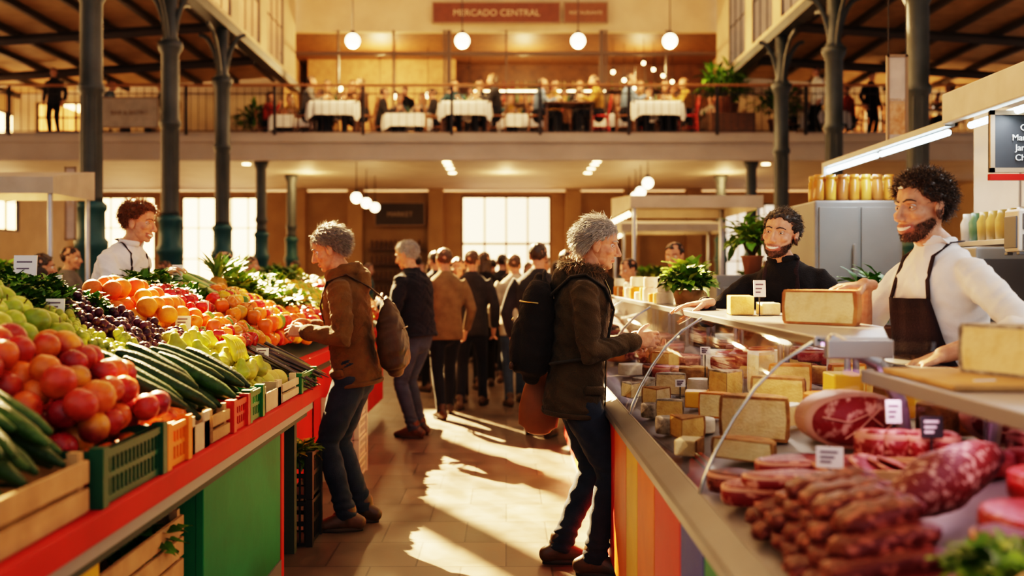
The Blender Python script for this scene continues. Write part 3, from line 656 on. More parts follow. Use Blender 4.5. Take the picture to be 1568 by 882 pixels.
for y in np.arange(0.5,23,1.2): mb.box(-2.2,2.2,y-.04,y+.04,12,12.1)
mb.obj('window_skylight_bars',iron,smooth=False)  # bars across the added, unseen skylight opening
wall_openings('wall_back_upper','x',26.2,.2,-13,13,4.5,12,[(-5.9,5.9,4.5,7.85),(-12.4,-11,5.2,6.0),(8.4,11.4,5.1,5.95)],cream)
window('x',26.3,-12.4,-11,5.2,6.0,4,2); window('x',26.3,8.4,11.4,5.1,5.95,8,2)
wall_openings('wall_back_ground','x',30,.25,-13,13,0,3.96,[(-9.8,-7.3,1.0,3.8),(-1.35,1.35,0,3.85),(-12.4,-10.6,1.0,3.8),(6.6,8.2,1.0,3.6)],tanw)
window('x',30.1,-9.8,-7.3,1.0,3.8,5,3); window('x',30.1,-12.4,-10.6,1.0,3.8,4,3); window('x',30.1,6.6,8.2,1,3.6,4,3)
mb=MB()
for x in(-1.35,-.68,-.03,.62,1.29): mb.box(x,x+.06,30.05,30.15,0,3.85)
for z in(2.35,3.77): mb.box(-1.29,1.29,30.06,30.14,z,z+.08)
mb.obj('door_1',woodD,smooth=False)
mb=MB(); mb.box(-12.98,12.98,22.0,31,4.02,BZ); mb.obj('balcony_slab',fasc,smooth=False)
mb=MB(); mb.box(-12.98,12.98,21.9,21.998,3.96,4.46); mb.box(-12.98,12.98,21.84,21.9,4.36,4.52);mb.box(-12.98,12.98,21.86,21.9,3.96,4.04); mb.obj('trim_1',fasc,smooth=False,bevel=.01)
mb=MB(); mb.box(-12.98,12.98,30.3,31,BZ,8.2)
mb.obj('wall_restaurant_back',M('dark_wood_panelling',(.12,.05,.018),.5,col2=(.065,.026,.010),scale=5),smooth=False)
mb=MB(); mb.box(-6.3,6.3,26.42,30.3,7.85,8.0); mb.obj('ceiling_restaurant',M('restaurant_ceiling',(.20,.09,.035),.6,col2=(.13,.06,.025)),smooth=False)
mb=MB(); mb.box(-6.35,-6.2,26.42,30.3,BZ,7.85); mb.box(6.2,6.35,26.42,30.3,BZ,7.85); mb.box(-5.9,-1.5,29.6,29.7,BZ,7.85); mb.obj('wall_restaurant_sides',M('warm_cream_wall',(.44,.28,.13),.7,col2=(.35,.21,.10)),smooth=False)
mb=MB()
for x in(-5.85,-4.4,-2.95,-1.62,-1.5,.0,2.5,2.62,4.2,5.75):
    w=.12 if x in(-1.5,2.5) else .05
    mb.box(x-w/2,x+w/2,26.02,26.14,BZ,7.85)
mb.box(-5.9,5.9,26.0,26.16,7.2,7.28); mb.obj('restaurant_window_frame',M('brown_window_frame',(.10,.06,.035),.5),smooth=False)
E=empty('restaurant_bar',(0,29,BZ)); mb=MB(); mb.box(-1.2,5.4,-.6,.0,0,1.1); mb.box(-1.3,5.5,-.7,.05,1.1,1.16)
for z in(1.6,2.0,2.4): mb.box(-1.2,5.4,.95,1.25,z,z+.04)
mb.obj('bar_counter',woodD,E,False,.01)
mb=MB()
for z in(1.64,2.04,2.44):
    for x in np.arange(-1.1,5.3,.13):
        if rg.rand()<.8: lathe(mb,[(.03,0),(.032,.16),(.012,.2),(.012,.26),(0,.26)],(x,1.05,z),8,col=[(.4,.16,.03),(.05,.15,.05),(.5,.4,.2),(.3,.03,.02)][rg.randint(4)])
mb.obj('bottles',M('bottle_glass',vcol=True,rough=.1),E)
warm=(1,.56,.22)
glowM=M('warm_lamp_glow',(1,.8,.55),emit=18,ecol=(1,.60,.26)); globeM=M('opal_globe',(1,.9,.75),emit=11,ecol=(1,.72,.40)); tubeM=M('fluorescent_tube',(1,1,1),emit=9,ecol=(.70,.95,1)); pinkM=M('pink_display_lamp',(1,.7,.9),emit=3.5,ecol=(1,.45,.85))
mb=MB(); mb.box(-1.1,2.0,.90,.94,1.52,1.57); mb.box(-1.1,3.0,.90,.94,2.36,2.39); mb.obj('led_strip',glowM,E,False)
def plight(name,loc,p,col=warm,r=.12):
    L=D.lights.new(name,'POINT'); L.energy=p; L.color=col; L.shadow_soft_size=r; o=link(D.objects.new(name,L)); o.location=loc; return o
def pendant(x,y,z,r,ztop,m,name='globe_pendant_lamp',p=0):
    mb=MB(); ell(mb,(0,0,0),r,T=SPh,mat=0); lathe(mb,[(.0,r*.8),(.05,r*.85),(.05,r+.05),(.012,r+.08),(.008,ztop-z)],seg=10,mat=1); mb.obj(name,[m,darkst],loc=(x,y,z))
    if p: plight(name+'_bulb',(x,y,z-r-.08),p)
for x in(-3.39,-.97,1.59,3.62): pendant(x,22.0,6.62,.16,12,globeM,p=210)
for x,y,z in((-3.4,22.6,3.2),(-3.4,24.2,3.2),(-3.4,25.8,3.2),(3.16,22.2,3.5),(3.16,23.4,3.4),(3.2,24.6,3.38),(3.2,25.9,3.38)): pendant(x,y,z,.12,4.02,globeM,p=35 if int(y)%2==0 else 0)
for x,y,z in ((-3.0,27,6.3),(-3.6,28.4,6.2),(-4.6,27.5,6.6),(-2.2,28,6.5),(-1.0,27.4,6.2)): pendant(x,y,z,.08,7.85,glowM,'small_pendant_lamp')
for i in range(6): 
    pendant(2.9+.36*i,27+.5*i,6.95-.12*i,.05,7.85,glowM,'small_pendant_lamp'); 
    if i<4: pendant(3.7+.34*i,26.8+.5*i,7.15-.07*i,.045,7.85,glowM,'small_pendant_lamp')
for x,y,p in((-3.5,27.8,360),(.5,28,230),(3.8,28,180)): plight('restaurant_lamp',(x,y,7.2),p)
mb=MB()
for x,ys in((-1.35,(22.6,23.2,24.0,25)),(2.05,(22.5,23.1,24,25)),(-6,(23,24.5)),(6,(23,24.5))):
    for y in ys: lathe(mb,[(0,0),(.09,0),(.09,.02),(0,.02)],(x,y,3.995),12)
mb.obj('soffit_downlights',glowM)
for x in(-5,0,5.5): plight('soffit_lamp',(x,25,3.7),60)
def sign(name,x0,x1,y,z0,z1,col,txt,tcol=(.9,.8,.6),ts=.2,th=.05):
    E=empty(name,((x0+x1)/2,y,(z0+z1)/2)); w=(x1-x0)/2;h=(z1-z0)/2; mb=MB(); mb.box(-w,w,0,th,-h,h); mb.obj('panel',M(name+'_paint_'+str(round(x0,1)),col,.6,col2=tuple(c*.8 for c in col)),E,False,.005)
    mb=MB(); t=.02+.02*min(w,h)
    for a in((-w,w,-h,-h+t),(-w,w,h-t,h),(-w,-w+t,-h,h),(w-t,w,-h,h)): mb.box(a[0],a[1],-.012,0.001,a[2],a[3])
    mb.obj('border',M('sign_border',(.3,.2,.12),.6),E,False)
    for i,s in enumerate(txt):
        c=D.curves.new('text','FONT'); c.body=s; c.size=ts; c.align_x='CENTER'; c.extrude=.002; o=link(D.objects.new('lettering',c)); o.parent=E; o.rotation_euler=(rad(90),0,0); o.location=(0,-.008,h*.45-ts*.35-i*ts*1.15 if len(txt)>1 else -ts*.35); c.materials.append(M('letter_'+str(tcol[0]),tcol,.6))
    return E
sign('market_sign',-1.93,1.42,26.0,8.02,8.58,(.16,.045,.02),['MERCADO CENTRAL'],tcol=(.6,.42,.26),ts=.24)
sign('market_sign',1.50,2.66,26.0,8.02,8.58,(.20,.07,.03),['RESTAURANTE'],tcol=(.6,.42,.26),ts=.13)
E=empty('balcony_railing',(0,21.93,4.52)); mb=MB()
for x in np.arange(-12.9,12.9,.17): mb.box(x-.006,x+.006,-.006,.006,.1,1.06)
for x in np.arange(-12.9,12.9,1.95): mb.box(x-.03,x+.03,-.03,.03,0,1.08)
for z in(.10,.92): mb.box(-12.95,12.95,-.012,.012,z-.01,z+.01)
mb.obj('bars',darkst,E,False)
mb=MB(); mb.box(-12.95,12.95,-.05,.05,1.08,1.13); mb.obj('handrail',M('handrail_wood',(.38,.16,.05),.4),E,False,.01)
sign('balcony_banner',-8.87,-7.6,21.78,4.66,5.34,(.5,.43,.33),['BAR & BISTRO'],tcol=(.25,.15,.08),ts=.13,th=.02)
def column(x,y,ztop,r=.145,br=True):
    E=empty('iron_column',(x,y,0)); mb=MB()
    lathe(mb,[(r*1.9,0),(r*1.9,.25),(r*1.5,.3),(r*1.45,1.1),(r*1.25,1.18),(r*1.22,1.75),(r*1.5,1.81),(r*1.5,1.90),(r*1.25,1.94),(r*1.22,2.28),(r*1.4,2.32),(r*1.4,2.38),(r*1.1,2.42)],seg=24,mat=1)
    z2=min(ztop,5.25)
    pr=[(r*1.05,2.42),(r,2.5),(r*.98,z2-1.4),(r*1.2,z2-1.36),(r*1.2,z2-1.3),(r,z2-1.25),(r*1.0,z2-.2),(r*1.35,z2-.1),(r*1.4,z2)]
    lathe(mb,pr,seg=24,mat=0)
    for k in range(8):
        a=k*math.pi/4; tube(mb,[(r*.97*math.cos(a),r*.97*math.sin(a),2.5),(r*.97*math.cos(a),r*.97*math.sin(a),z2-1.45)],.011,6)
    if br:
        lathe(mb,[(r*1.2,z2),(r*.8,z2+.1),(r*.8,ztop)],seg=20,mat=0)
        for dx,dy in((0,1),(0,-1),(1,0),(-1,0)):
            L=.85; pts=[(dx*(r*.7+L*(1-math.cos(t))),dy*(r*.7+L*(1-math.cos(t))),z2-.25+1.1*math.sin(t)) for t in np.linspace(0,math.pi/2,9)]
            if dx: pts=[(p[0]*.45,p[1],p[2]) for p in pts]
            tube(mb,pts,[(.035,.045)]*9,8,ref=(dy,dx,0))
    mb.obj('column_shaft',[iron,teal],E)
for x,ys in((-5.5,(13.2,16.3,19.3)),(5.5,(13.3,16.7,19.9))):
    for y in ys: column(x,y,6.21)
    column(x,22.35,4.01,.12,False); column(x,10.1,6.21); column(x,25.5,4.01,.12,False)
leafM=M('leaves',vcol=True,col2=(.6,.65,.5),scale=20,rough=.45,spec=.3)
def leaf(mb,p,d,L,W,col,curl=.4,n=4,ruf=0):
    d=nrm(d); up=np.array((0,0,1.)); s=np.cross(d,up); s=nrm(s) if np.linalg.norm(s)>.05 else np.array((1.,0,0)); nn=np.cross(s,d)
    V=[];
    for i in range(n+1):
        t=i/n; w=W*math.sin(math.pi*min(1,t*.85+.12))**.8; c=p+d*L*t-nn*curl*L*t*t
        rz=ruf*W*math.sin(i*2.6)
        V+= [c-s*w+nn*(w*.35+rz),c-nn*.0,c+s*w+nn*(w*.35-rz)]
    Q=[]
    for i in range(n):
        a=i*3; Q+=[(a,a+1,a+4,a+3),(a+1,a+2,a+5,a+4)]
    mb.add(V,[Q],col)
def foliage(mb,c,R,n,L,W,cols,rg,curl=.4,flat=1,ruf=.2,upb=.3):
    c=np.array(c,float); R=np.array(R,float)
    for i in range(n):
        d=nrm(rg.randn(3)); d[2]=abs(d[2])*flat+upb*.3 ; p=c+d*R*rg.uniform(.25,.95)
        col=np.array(cols[rg.randint(len(cols))])*rg.uniform(.55,1.35)
        leaf(mb,p,d+rg.randn(3)*.5+np.array((0,0,upb)),L*rg.uniform(.6,1.3),W*rg.uniform(.7,1.2),col,curl,4,ruf)
G1=[(.085,.22,.015),(.13,.31,.024),(.05,.15,.012)]; G2=[(.24,.38,.035),(.16,.31,.02),(.34,.46,.07)]
def plant(name,x,y,z,R=.5,n=160,pot=.2,L=.22,cols=G1,W=.04):
    E=empty(name,(x,y,z)); r2=np.random.RandomState(int(abs(x*10+y))); mb=MB(); lathe(mb,[(pot*.7,0),(pot,pot*1.6),(pot*1.1,pot*1.65),(pot*1.1,pot*1.8),(pot*.95,pot*1.8),(pot*.9,pot*1.6)],seg=20); mb.obj('pot',M('terracotta',(.3,.12,.06),.7,col2=(.22,.09,.045)),E)
    mb=MB(); foliage(mb,(0,0,pot*1.8+R*.35),(R,R,R),n,L,W,cols,r2,curl=.7)
    for i in range(8): a=i*.8; tube(mb,[(0,0,pot*1.5),(R*.4*math.cos(a),R*.4*math.sin(a),pot*1.8+R*.6)],.01,5,col=(.08,.06,.02))
    mb.obj('foliage',leafM,E)
mb=MB(); mb.box(4.6,5.6,22.35,23.7,BZ,5.1); mb.obj('planter_box',woodD,smooth=False,bevel=.01)
plant('potted_plant',4.9,22.6,5.102,.55,260,.2); plant('potted_plant',6.3,23.0,BZ,.6,260,.24); plant('potted_plant',-6.3,24.9,BZ,.5,200,.22)
plant('potted_plant',5.25,23.4,5.102,.5,200,.2)
# ================================================================ LEFT STALL
def paint(name,c): return M(name,c,.6,col2=tuple(x*.75 for x in c),scale=3,bump=.08,bscale=25,spec=.15)
redP=paint('red_painted_wood',(.55,.018,.010)); grnP=paint('green_painted_panel',(.008,.20,.075)); yelP=paint('yellow_painted_panel',(.68,.40,.012)); orgP=paint('orange_painted_panel',(.70,.15,.008)); bluP=paint('blue_painted_panel',(.012,.04,.30))
ply=M('crate_wood',(.52,.31,.13),.75,col2=(.38,.21,.085),scale=9,bump=.2,bscale=40,spec=.25); plyL=M('pale_crate_card',(.60,.46,.29),.75,col2=(.5,.37,.22),scale=6,spec=.25)
E=empty('produce_stall')
mb=MB(); mb.box(-1.06,-.985,1.2,5.3,.80,.87); mb.obj('front_rail',redP,E,False,.006)
mb=MB(); mb.box(-1.06,-1.03,1.2,5.3,.74,.80); mb.obj('rail_lower_strip',M('grey_trim',(.25,.24,.22),.5),E,False)
mb=MB(); 
for xf,y0,y1 in((-1.06,1.2,5.3),(-1.26,5.3,10.5)):
    d=1.05 if xf>-1.2 else .86; zb=.80 if xf>-1.2 else .90
    V=[(xf,y0,zb),(xf-d,y0,zb+d*.5),(xf-d,y1,zb+d*.5),(xf,y1,zb)]; V+=[(a,b_,c-.10) for a,b_,c in V]
    mb.add(V,[[(0,3,2,1),(4,5,6,7),(0,1,5,4),(1,2,6,5),(2,3,7,6),(3,0,4,7)]])
    mb.box(xf-d,xf-d+.05,y0,y1,0,zb+d*.5-.1)
    for y in np.arange(y0+.1,y1,1.3): mb.box(xf-.1,xf-.04,y-.03,y+.03,0,zb-.05)
mb.obj('sloped_bench',M('bench_dark',(.03,.05,.03),.7),E,False)
for nm,y0,y1,m in(('panel_yellow',1.2,2.62,yelP),('panel_green',3.52,4.72,grnP)):
    mb=MB(); mb.box(-1.10,-1.07,y0,y1,.10,.74); mb.obj(nm,m,E,False,.004)
    mb=MB(); mb.box(-1.10,-1.065,y0,y1,0,.10); mb.obj('plinth',M('grey_plinth',(.12,.12,.12),.6),E,False)
mb=MB(); mb.box(-1.13,-1.07,4.74,4.80,.0,.74); mb.box(-1.35,-1.3,5.3,10.5,.15,.86); mb.box(-1.30,-1.22,5.3,10.5,.86,.93); mb.obj('panel_red',redP,E,False,.004)
mb=MB(); mb.box(-2.0,-1.98,3.5,4.7,0,.74);mb.box(-1.98,-1.10,3.52,3.55,0,.74); mb.box(-1.98,-1.10,4.69,4.72,0,.74); mb.obj('panel_side',grnP,E,False)
def crate(name,x0,x1,y0,y1,z0,h,mat,kind='slat'):
    E=empty(name,((x0+x1)/2,(y0+y1)/2,z0)); w=(x1-x0)/2; d=(y1-y0)/2; mb=MB(); t=.012
    mb.box(-w,w,-d,d,0,t)
    if kind=='slat':
        nsl=max(2,int(h/.07)); sh_=h/nsl
        for i in range(nsl):
            a=i*sh_+.006; b_=(i+1)*sh_-.008
            for s_ in(-1,1):
                mb.box(-w,w,s_*d-t/2,s_*d+t/2,a,b_); mb.box(s_*w-t/2,s_*w+t/2,-d,d,a,b_)
        for sx in(-1,1):
            for sy in(-1,1): mb.box(sx*(w-.02)-.014,sx*(w-.02)+.014,sy*(d-.02)-.014,sy*(d-.02)+.014,0,h+.015)
    elif kind=='card':
        for s_ in(-1,1): mb.box(-w,w,s_*d-.004,s_*d+.004,0,h); mb.box(s_*w-.004,s_*w+.004,-d,d,0,h*(.8)); mb.box(s_*w-.004,s_*w+.004,-d,-d+.06,0,h*1.1); mb.box(s_*w-.004,s_*w+.004,d-.06,d,0,h*1.1)
    else:
        for s_ in(-1,1):
            for z0_,z1_ in((0,.02),(h*.45,h*.55),(h-.025,h)):
                mb.box(-w,w,s_*d-t/2,s_*d+t/2,z0_,z1_); mb.box(s_*w-t/2,s_*w+t/2,-d,d,z0_,z1_)
            for x in np.arange(-w+.01,w,.028): mb.box(x-.005,x+.005,s_*d-.004,s_*d+.004,0,h)
            for y in np.arange(-d+.01,d,.028): mb.box(s_*w-.004,s_*w+.004,y-.005,y+.005,0,h)
            for sy in(-1,1): mb.box(s_*w-.018,s_*w+.018,sy*d-.018,sy*d+.018,0,h+.01)
            mb.box(s_*w-.012,s_*w+.012,-d,d,h-.02,h)
            mb.box(-w,w,s_*d-.012,s_*d+.012,h-.02,h)
    mb.obj('crate_body',mat,E,False); return E
gpl=M('green_plastic',(.006,.07,.035),.45,spec=.3); opl=M('orange_plastic',(.70,.18,.008),.45,spec=.3); rpl=M('red_plastic',(.52,.018,.010),.45,spec=.3); bpl=M('black_plastic',(.012,.012,.013),.45); gp2=M('green_plastic_bright',(.012,.15,.035),.45,spec=.3)
crate('wooden_crate',-1.44,-1.02,1.75,2.42,.872,.135,ply)
crate('plastic_crate',-1.40,-1.01,2.47,2.90,.872,.14,gpl,'pl')
crate('plastic_crate',-1.30,-1.01,2.94,3.13,.872,.13,opl,'pl')
crate('cardboard_tray',-1.30,-1.01,3.16,3.38,.872,.11,plyL,'card'); crate('wooden_crate',-1.30,-1.01,3.41,3.62,.872,.10,ply)
crate('plastic_crate',-1.28,-1.01,3.65,3.85,.872,.11,rpl,'pl'); crate('plastic_crate',-1.28,-1.01,3.88,4.08,.872,.12,gp2,'pl')
crate('cardboard_tray',-1.30,-1.01,4.11,4.45,.872,.10,plyL,'card'); crate('wooden_crate',-1.30,-1.01,4.48,4.82,.872,.09,plyL,'slat'); crate('plastic_crate',-1.30,-1.01,4.85,5.2,.872,.09,gp2,'pl')
crate('wooden_crate',-1.75,-1.12,2.68,3.44,0,.31,ply); crate('wooden_crate',-1.75,-1.12,2.68,3.44,.33,.30,ply); crate('plastic_crate',-1.42,-1.05,5.32,5.58,0,.24,bpl,'pl'); crate('plastic_crate',-1.42,-1.05,5.32,5.58,.255,.24,bpl,'pl')
def mk_apple():
    V,F=sph(18,12); V=V.copy(); r=np.hypot(V[:,0],V[:,1]); V[:,2]=np.where(V[:,2]>0,V[:,2]-.30*np.exp(-(r/.3)**2),V[:,2]+.18*np.exp(-(r/.25)**2)); V[:,:2]*=(1.03+.06*V[:,2:3]); V[:,2]*=.95; return V,F
def mk_peach():
    V,F=sph(18,12); V=V.copy(); a=np.arctan2(V[:,1],V[:,0]); r=np.hypot(V[:,0],V[:,1]); V*= (1-.07*np.exp(-(a/.22)**2)*r)[:,None]; V[:,2]-=.22*np.exp(-(r/.22)**2)*(V[:,2]>0); V[:,2]*=.95; return V,F
def mk_pepper():
    V,F=sph(20,12); V=V.copy(); a=np.arctan2(V[:,1],V[:,0]); r=np.hypot(V[:,0],V[:,1]); V[:,:2]*=(1+.10*np.cos(4*a))[:,None]; V[:,2]=V[:,2]*1.15-.35*np.exp(-(r/.35)**2)*(V[:,2]>0); V[:,:2]*=(1+.12*V[:,2:3]); return V*.95,F
def mk_pear():
    mb=MB(); lathe(mb,[(.02,-.95),(.45,-.93),(.80,-.70),(.95,-.35),(.90,0),(.68,.35),(.45,.65),(.38,.95),(.27,1.12),(.04,1.18)],seg=18); return np.concatenate(mb.v),mb.f
def mk_stem():
    return tubeVF([(0,0,.5),(.03,0,.85),(.12,.02,1.15)],[.05,.045,.06],5)
AP,PE,PP,PR,ST=mk_apple(),mk_peach(),mk_pepper(),mk_pear(),mk_stem()
def Rr(rg,tilt=1.2):
    return rot('Z',rg.uniform(0,6.3))@rot('X',rg.uniform(-tilt,tilt))@rot('Z',rg.uniform(0,6.3))
def SL(s,y,l=0):
    return np.array((-1.06-s+.447*l,y,.80+.5*s+.894*l+.05))
def pile(name,s0,s1,y0,y1,r,T,cols,mound=.06,layers=2,stem=None,seed=1,blush=None,base=.0,jit=.25,fn=SL,squeeze=1.0,mat=None):
    rg=np.random.RandomState(seed); mb=MB()
    for ly in range(layers):
        st=r*1.88*squeeze; row=0; s=s0+r+(ly%2)*r
        while s<s1-(ly%2)*r*.2:
            y=y0+r+(row%2)*r+(ly%2)*r*.6
            while y<y1-r*.3:
                u=(s-s0)/(s1-s0)*2-1; v=(y-y0)/(y1-y0)*2-1; m=max(0,(1-u**4))*max(0,(1-v**4))
                if ly==0 or rg.rand()<.8*m+.1:
                    rr=r*rg.uniform(.88,1.1); p=fn(s+rg.uniform(-jit,jit)*r,y+rg.uniform(-jit,jit)*r,r*.9+base+mound*m+ly*r*1.45)
                    R=Rr(rg,1.0 if stem is not None else 3); c=np.array(cols[rg.randint(len(cols))])*rg.uniform(.8,1.15); V=T[0]
                    C=np.tile(c,(len(V),1))
                    if blush is not None:
                        w=np.clip((V@nrm(rg.randn(3)))*1.2+rg.uniform(-.3,.8),0,1)[:,None]; C=C*(1-w)+np.array(blush[rg.randint(len(blush))])*w
                    mb.add((V*rr)@R.T+p,T[1],C)
                    if stem is not None: mb.add((ST[0]*rr)@R.T+p,ST[1],np.array(stem))
                y+=st
            s+=st*.9; row+=1
    return mb.obj(name,mat or fruitM)
fruitM=M('fruit_skin',vcol=True,col2=(.78,.70,.62),scale=45,rough=.34,bump=.04,bscale=150,spec=.4); citM=M('citrus_skin',vcol=True,col2=(.88,.84,.80),scale=60,rough=.45,bump=.25,bscale=350,spec=.35)
shiny=M('glossy_vegetable_skin',vcol=True,col2=(.85,.85,.82),scale=20,rough=.2,spec=.45); grapeM=M('grape_skin',vcol=True,col2=(.7,.7,.75),scale=50,rough=.3,spec=.35)
OR=[(.78,.20,.008),(.82,.26,.012),(.74,.14,.008)]; RD=[(.44,.012,.008),(.54,.022,.010),(.34,.008,.010)]; GA=[(.32,.42,.02),(.40,.48,.035),(.24,.36,.018)]; YL=[(.80,.46,.012),(.72,.38,.015)]
pile('nectarine_pile',.02,.50,2.50,3.12,.044,PE,[(.76,.16,.015),(.80,.28,.02),(.42,.02,.014),(.26,.008,.016),(.50,.035,.014)],.07,3,seed=2,blush=[(.34,.009,.014),(.44,.016,.010),(.68,.11,.014),(.22,.007,.018)])
pile('nectarine_pile',.0,.22,3.0,3.32,.036,PE,OR,.03,2,seed=3,blush=RD)
pile('green_apple_pile',.50,.92,2.75,3.62,.046,AP,GA,.06,2,stem=(.1,.06,.02),seed=4)
pile('green_apple_pile',.45,.62,3.1,3.5,.044,AP,GA,.05,2,stem=(.1,.06,.02),seed=5)
pile('orange_pile',.46,.90,4.38,5.0,.045,PE,OR,.06,2,seed=6,blush=[(.72,.10,.012),(.82,.36,.02)],mat=citM)
pile('pear_pile',.04,.48,3.98,4.6,.044,PR,[(.38,.40,.03),(.46,.44,.045),(.30,.37,.022)],.05,2,stem=(.08,.05,.02),seed=7)
pile('melon_pile',.02,.22,4.5,4.85,.055,PE,[(.55,.44,.09),(.45,.42,.065)],.02,1,seed=8,mat=citM)
pile('tomato_pile',.55,.88,4.98,5.5,.036,PP,RD,.05,2,stem=(.05,.12,.02),seed=9,mat=shiny)
pile('mixed_pepper_pile',.22,.55,4.65,5.35,.040,PP,RD+YL+OR+[(.08,.24,.02)]*3,.05,2,stem=(.05,.12,.02),seed=10,mat=shiny)
pile('mixed_pepper_pile',.28,.80,5.5,6.5,.045,PP,RD+YL+YL+OR+[(.08,.24,.02)],.05,2,stem=(.05,.12,.02),seed=12,mat=shiny)
pile('tomato_pile',.24,.55,6.5,7.6,.04,PE,RD+OR,.05,2,seed=13,mat=shiny); pile('lemon_pile',.3,.85,7.6,8.8,.045,PE,YL+GA,.05,2,seed=14,mat=citM); pile('red_apple_pile',.24,.85,8.8,10.3,.045,AP,RD+OR,.05,2,seed=15)
pile('plum_pile',.62,.9,5.9,6.3,.035,PE,[(.10,.015,.04),(.14,.02,.05)],.04,2,seed=16)
def grapes(name,s0,s1,y0,y1,cols,seed,r=.0125,n=34):
    rg=np.random.RandomState(seed); mb=MB()
    for i in range(n):
        c=SL(rg.uniform(s0,s1),rg.uniform(y0,y1),rg.uniform(.05,.11)); ax=nrm((rg.uniform(.3,1),rg.uniform(-.7,.7),-.45)); 
        for j in range(55):
            t=rg.rand(); w=.052*(1-t)**.6+.008; d=nrm(np.cross(ax,rg.randn(3))); p=c+ax*(t*.13-.05)+d*w*rg.uniform(.75,1)
            ell(mb,p,r*rg.uniform(.85,1.15)*np.array((1,1,1.1)),col=np.array(cols[rg.randint(len(cols))])*rg.uniform(.7,1.2),T=SP)
        tube(mb,[c-ax*.06,c+ax*.06],[.003,.002],4,col=(.2,.22,.05))
    mb.obj(name,grapeM)
grapes('green_grape_bunches',.34,.68,3.48,3.86,[(.32,.36,.03),(.40,.40,.045),(.26,.32,.02)],21,r=.0145,n=28); grapes('dark_grape_bunches',.34,.76,3.88,4.38,[(.055,.007,.024),(.08,.010,.028),(.035,.006,.024)],22,r=.0165,n=42)
def sticks(name,s0,s1,y0,y1,n,L,r,cols,seed,ang=(0,.3),mat=None,lift=.0,taper=.7,rows=2,bend=.12):
    rg=np.random.RandomState(seed); mb=MB()
    for i in range(n):
        q=(i+.5)/n; c=SL(rg.uniform(s0,s1),y0+(y1-y0)*((q*rows)%1),lift+r+int(q*rows)*r*1.7); a=rg.uniform(*ang); d=np.array((.894*math.cos(a),math.sin(a),-.447*math.cos(a)))
        sd=np.cross(d,(.447,0,.894)); LL=L*rg.uniform(.85,1.1); N_=7; b_=rg.uniform(-bend,bend)
        pts=[c+d*LL*(k/(N_-1)-.5)+sd*b_*LL*((k/(N_-1)-.5)**2) for k in range(N_)]
        rr=r*rg.uniform(.85,1.1)*np.array([taper*.8,.95,1,1,1,.92,taper*.6]); col=np.array(cols[rg.randint(len(cols))])*rg.uniform(.75,1.2)
        V,F=tubeVF(pts,rr,10); 
        mb.add(V,F,col)
    mb.obj(name,mat or shiny)
CG=[(.014,.045,.006),(.022,.065,.009),(.010,.034,.006)]
cuM=M('cucumber_skin',vcol=True,col2=(.40,.52,.3),scale=40,rough=.4,bump=.3,bscale=120,spec=.3)
sticks('cucumber_pile',.16,.32,1.70,2.46,36,.30,.023,[(.04,.09,.014),(.06,.12,.02),(.028,.07,.01)],31,(-.5,.1),mat=cuM,lift=.08,rows=3); sticks('zucchini_pile',.14,.26,3.14,3.95,26,.32,.027,CG,32,(-.35,.35),mat=cuM,lift=.06,rows=3)
sticks('asparagus_pile',.05,.30,4.85,5.28,70,.30,.008,[(.07,.04,.04),(.10,.09,.04),(.05,.035,.03)],33,(-.2,.3),lift=.06,rows=5,taper=.5); sticks('green_bean_pile',.36,.5,1.6,2.5,60,.18,.012,CG,34,(-1,1),lift=.04,rows=3)
def greens(name,s0,s1,y0,y1,n,cols,seed,L=.09,W=.022,lift=.03,ruf=.25,R=.07,per=60):
    rg=np.random.RandomState(seed); mb=MB()
    for i in range(n):
        c=SL(rg.uniform(s0,s1),rg.uniform(y0,y1),lift*rg.uniform(.3,1.2)); foliage(mb,c,(R,R,R*.8),per,L,W,cols,rg,.6,1,ruf,.3)
    mb.obj(name,leafM)
greens('parsley_bunches',.68,1.0,3.60,4.36,30,G1,41,.042,.015,.065,per=170,R=.09); greens('spinach_bunches',.72,1.0,5.05,5.85,20,G1,42,.06,.02,.05,per=120,R=.09)
greens('lettuce_heads',.72,.95,7.2,8.4,14,G2+G1,43,.10,.04,.05,per=60,R=.10); greens('lettuce_heads',.5,.8,6.6,7.6,14,G2,44,.12,.045,.05,per=50,R=.10); greens('chard_bunches',.3,.95,8.4,10.3,18,G1+G2,45,.12,.04,.05,per=50,R=.1)
greens('herb_bunches',.72,1.0,2.3,2.72,8,G1,46,.045,.016,.04,per=110)
sticks('leek_pile',.7,.9,5.9,6.3,14,.34,.018,[(.35,.42,.08),(.12,.26,.04)],47,(-.2,.2),lift=.08)
r3=np.random.RandomState(5)
for k in range(3):
    mb=MB(); c=SL(.88,6.6+k*.2,.06)
    V=SPh[0].copy(); a=np.arctan2(V[:,1],V[:,0]); V=V*(1+.06*np.sin(a*8+V[:,2]*12)*np.sin(V[:,2]*14))[:,None]
    mb.add(V*np.array((.07,.07,.10))+c,SPh[1],(.50,.27,.05))
    for i in range(40): leaf(mb,c+np.array((0,0,.09))+r3.randn(3)*.008,nrm((r3.randn()*.42,r3.randn()*.42,1)),.19*r3.uniform(.6,1.1),.013,np.array((.12,.26,.05))*r3.uniform(.6,1.4),.35)
    mb.obj('pineapple',fruitM)
mb=MB(); 
for k in range(6):
    a=k*.16-.4; c=SL(.27,4.30,.15)
    pts=[c+np.array((.02+.09*math.cos(t)*math.cos(a),.09*math.cos(t)*math.sin(a)+k*.012,.10*math.sin(t)-.03)) for t in np.linspace(-.6,1.3,8)]
    tube(mb,pts,[.008,.015,.018,.019,.018,.016,.010,.006],8,col=(.60,.50,.03))
mb.obj('banana_bunch',shiny)
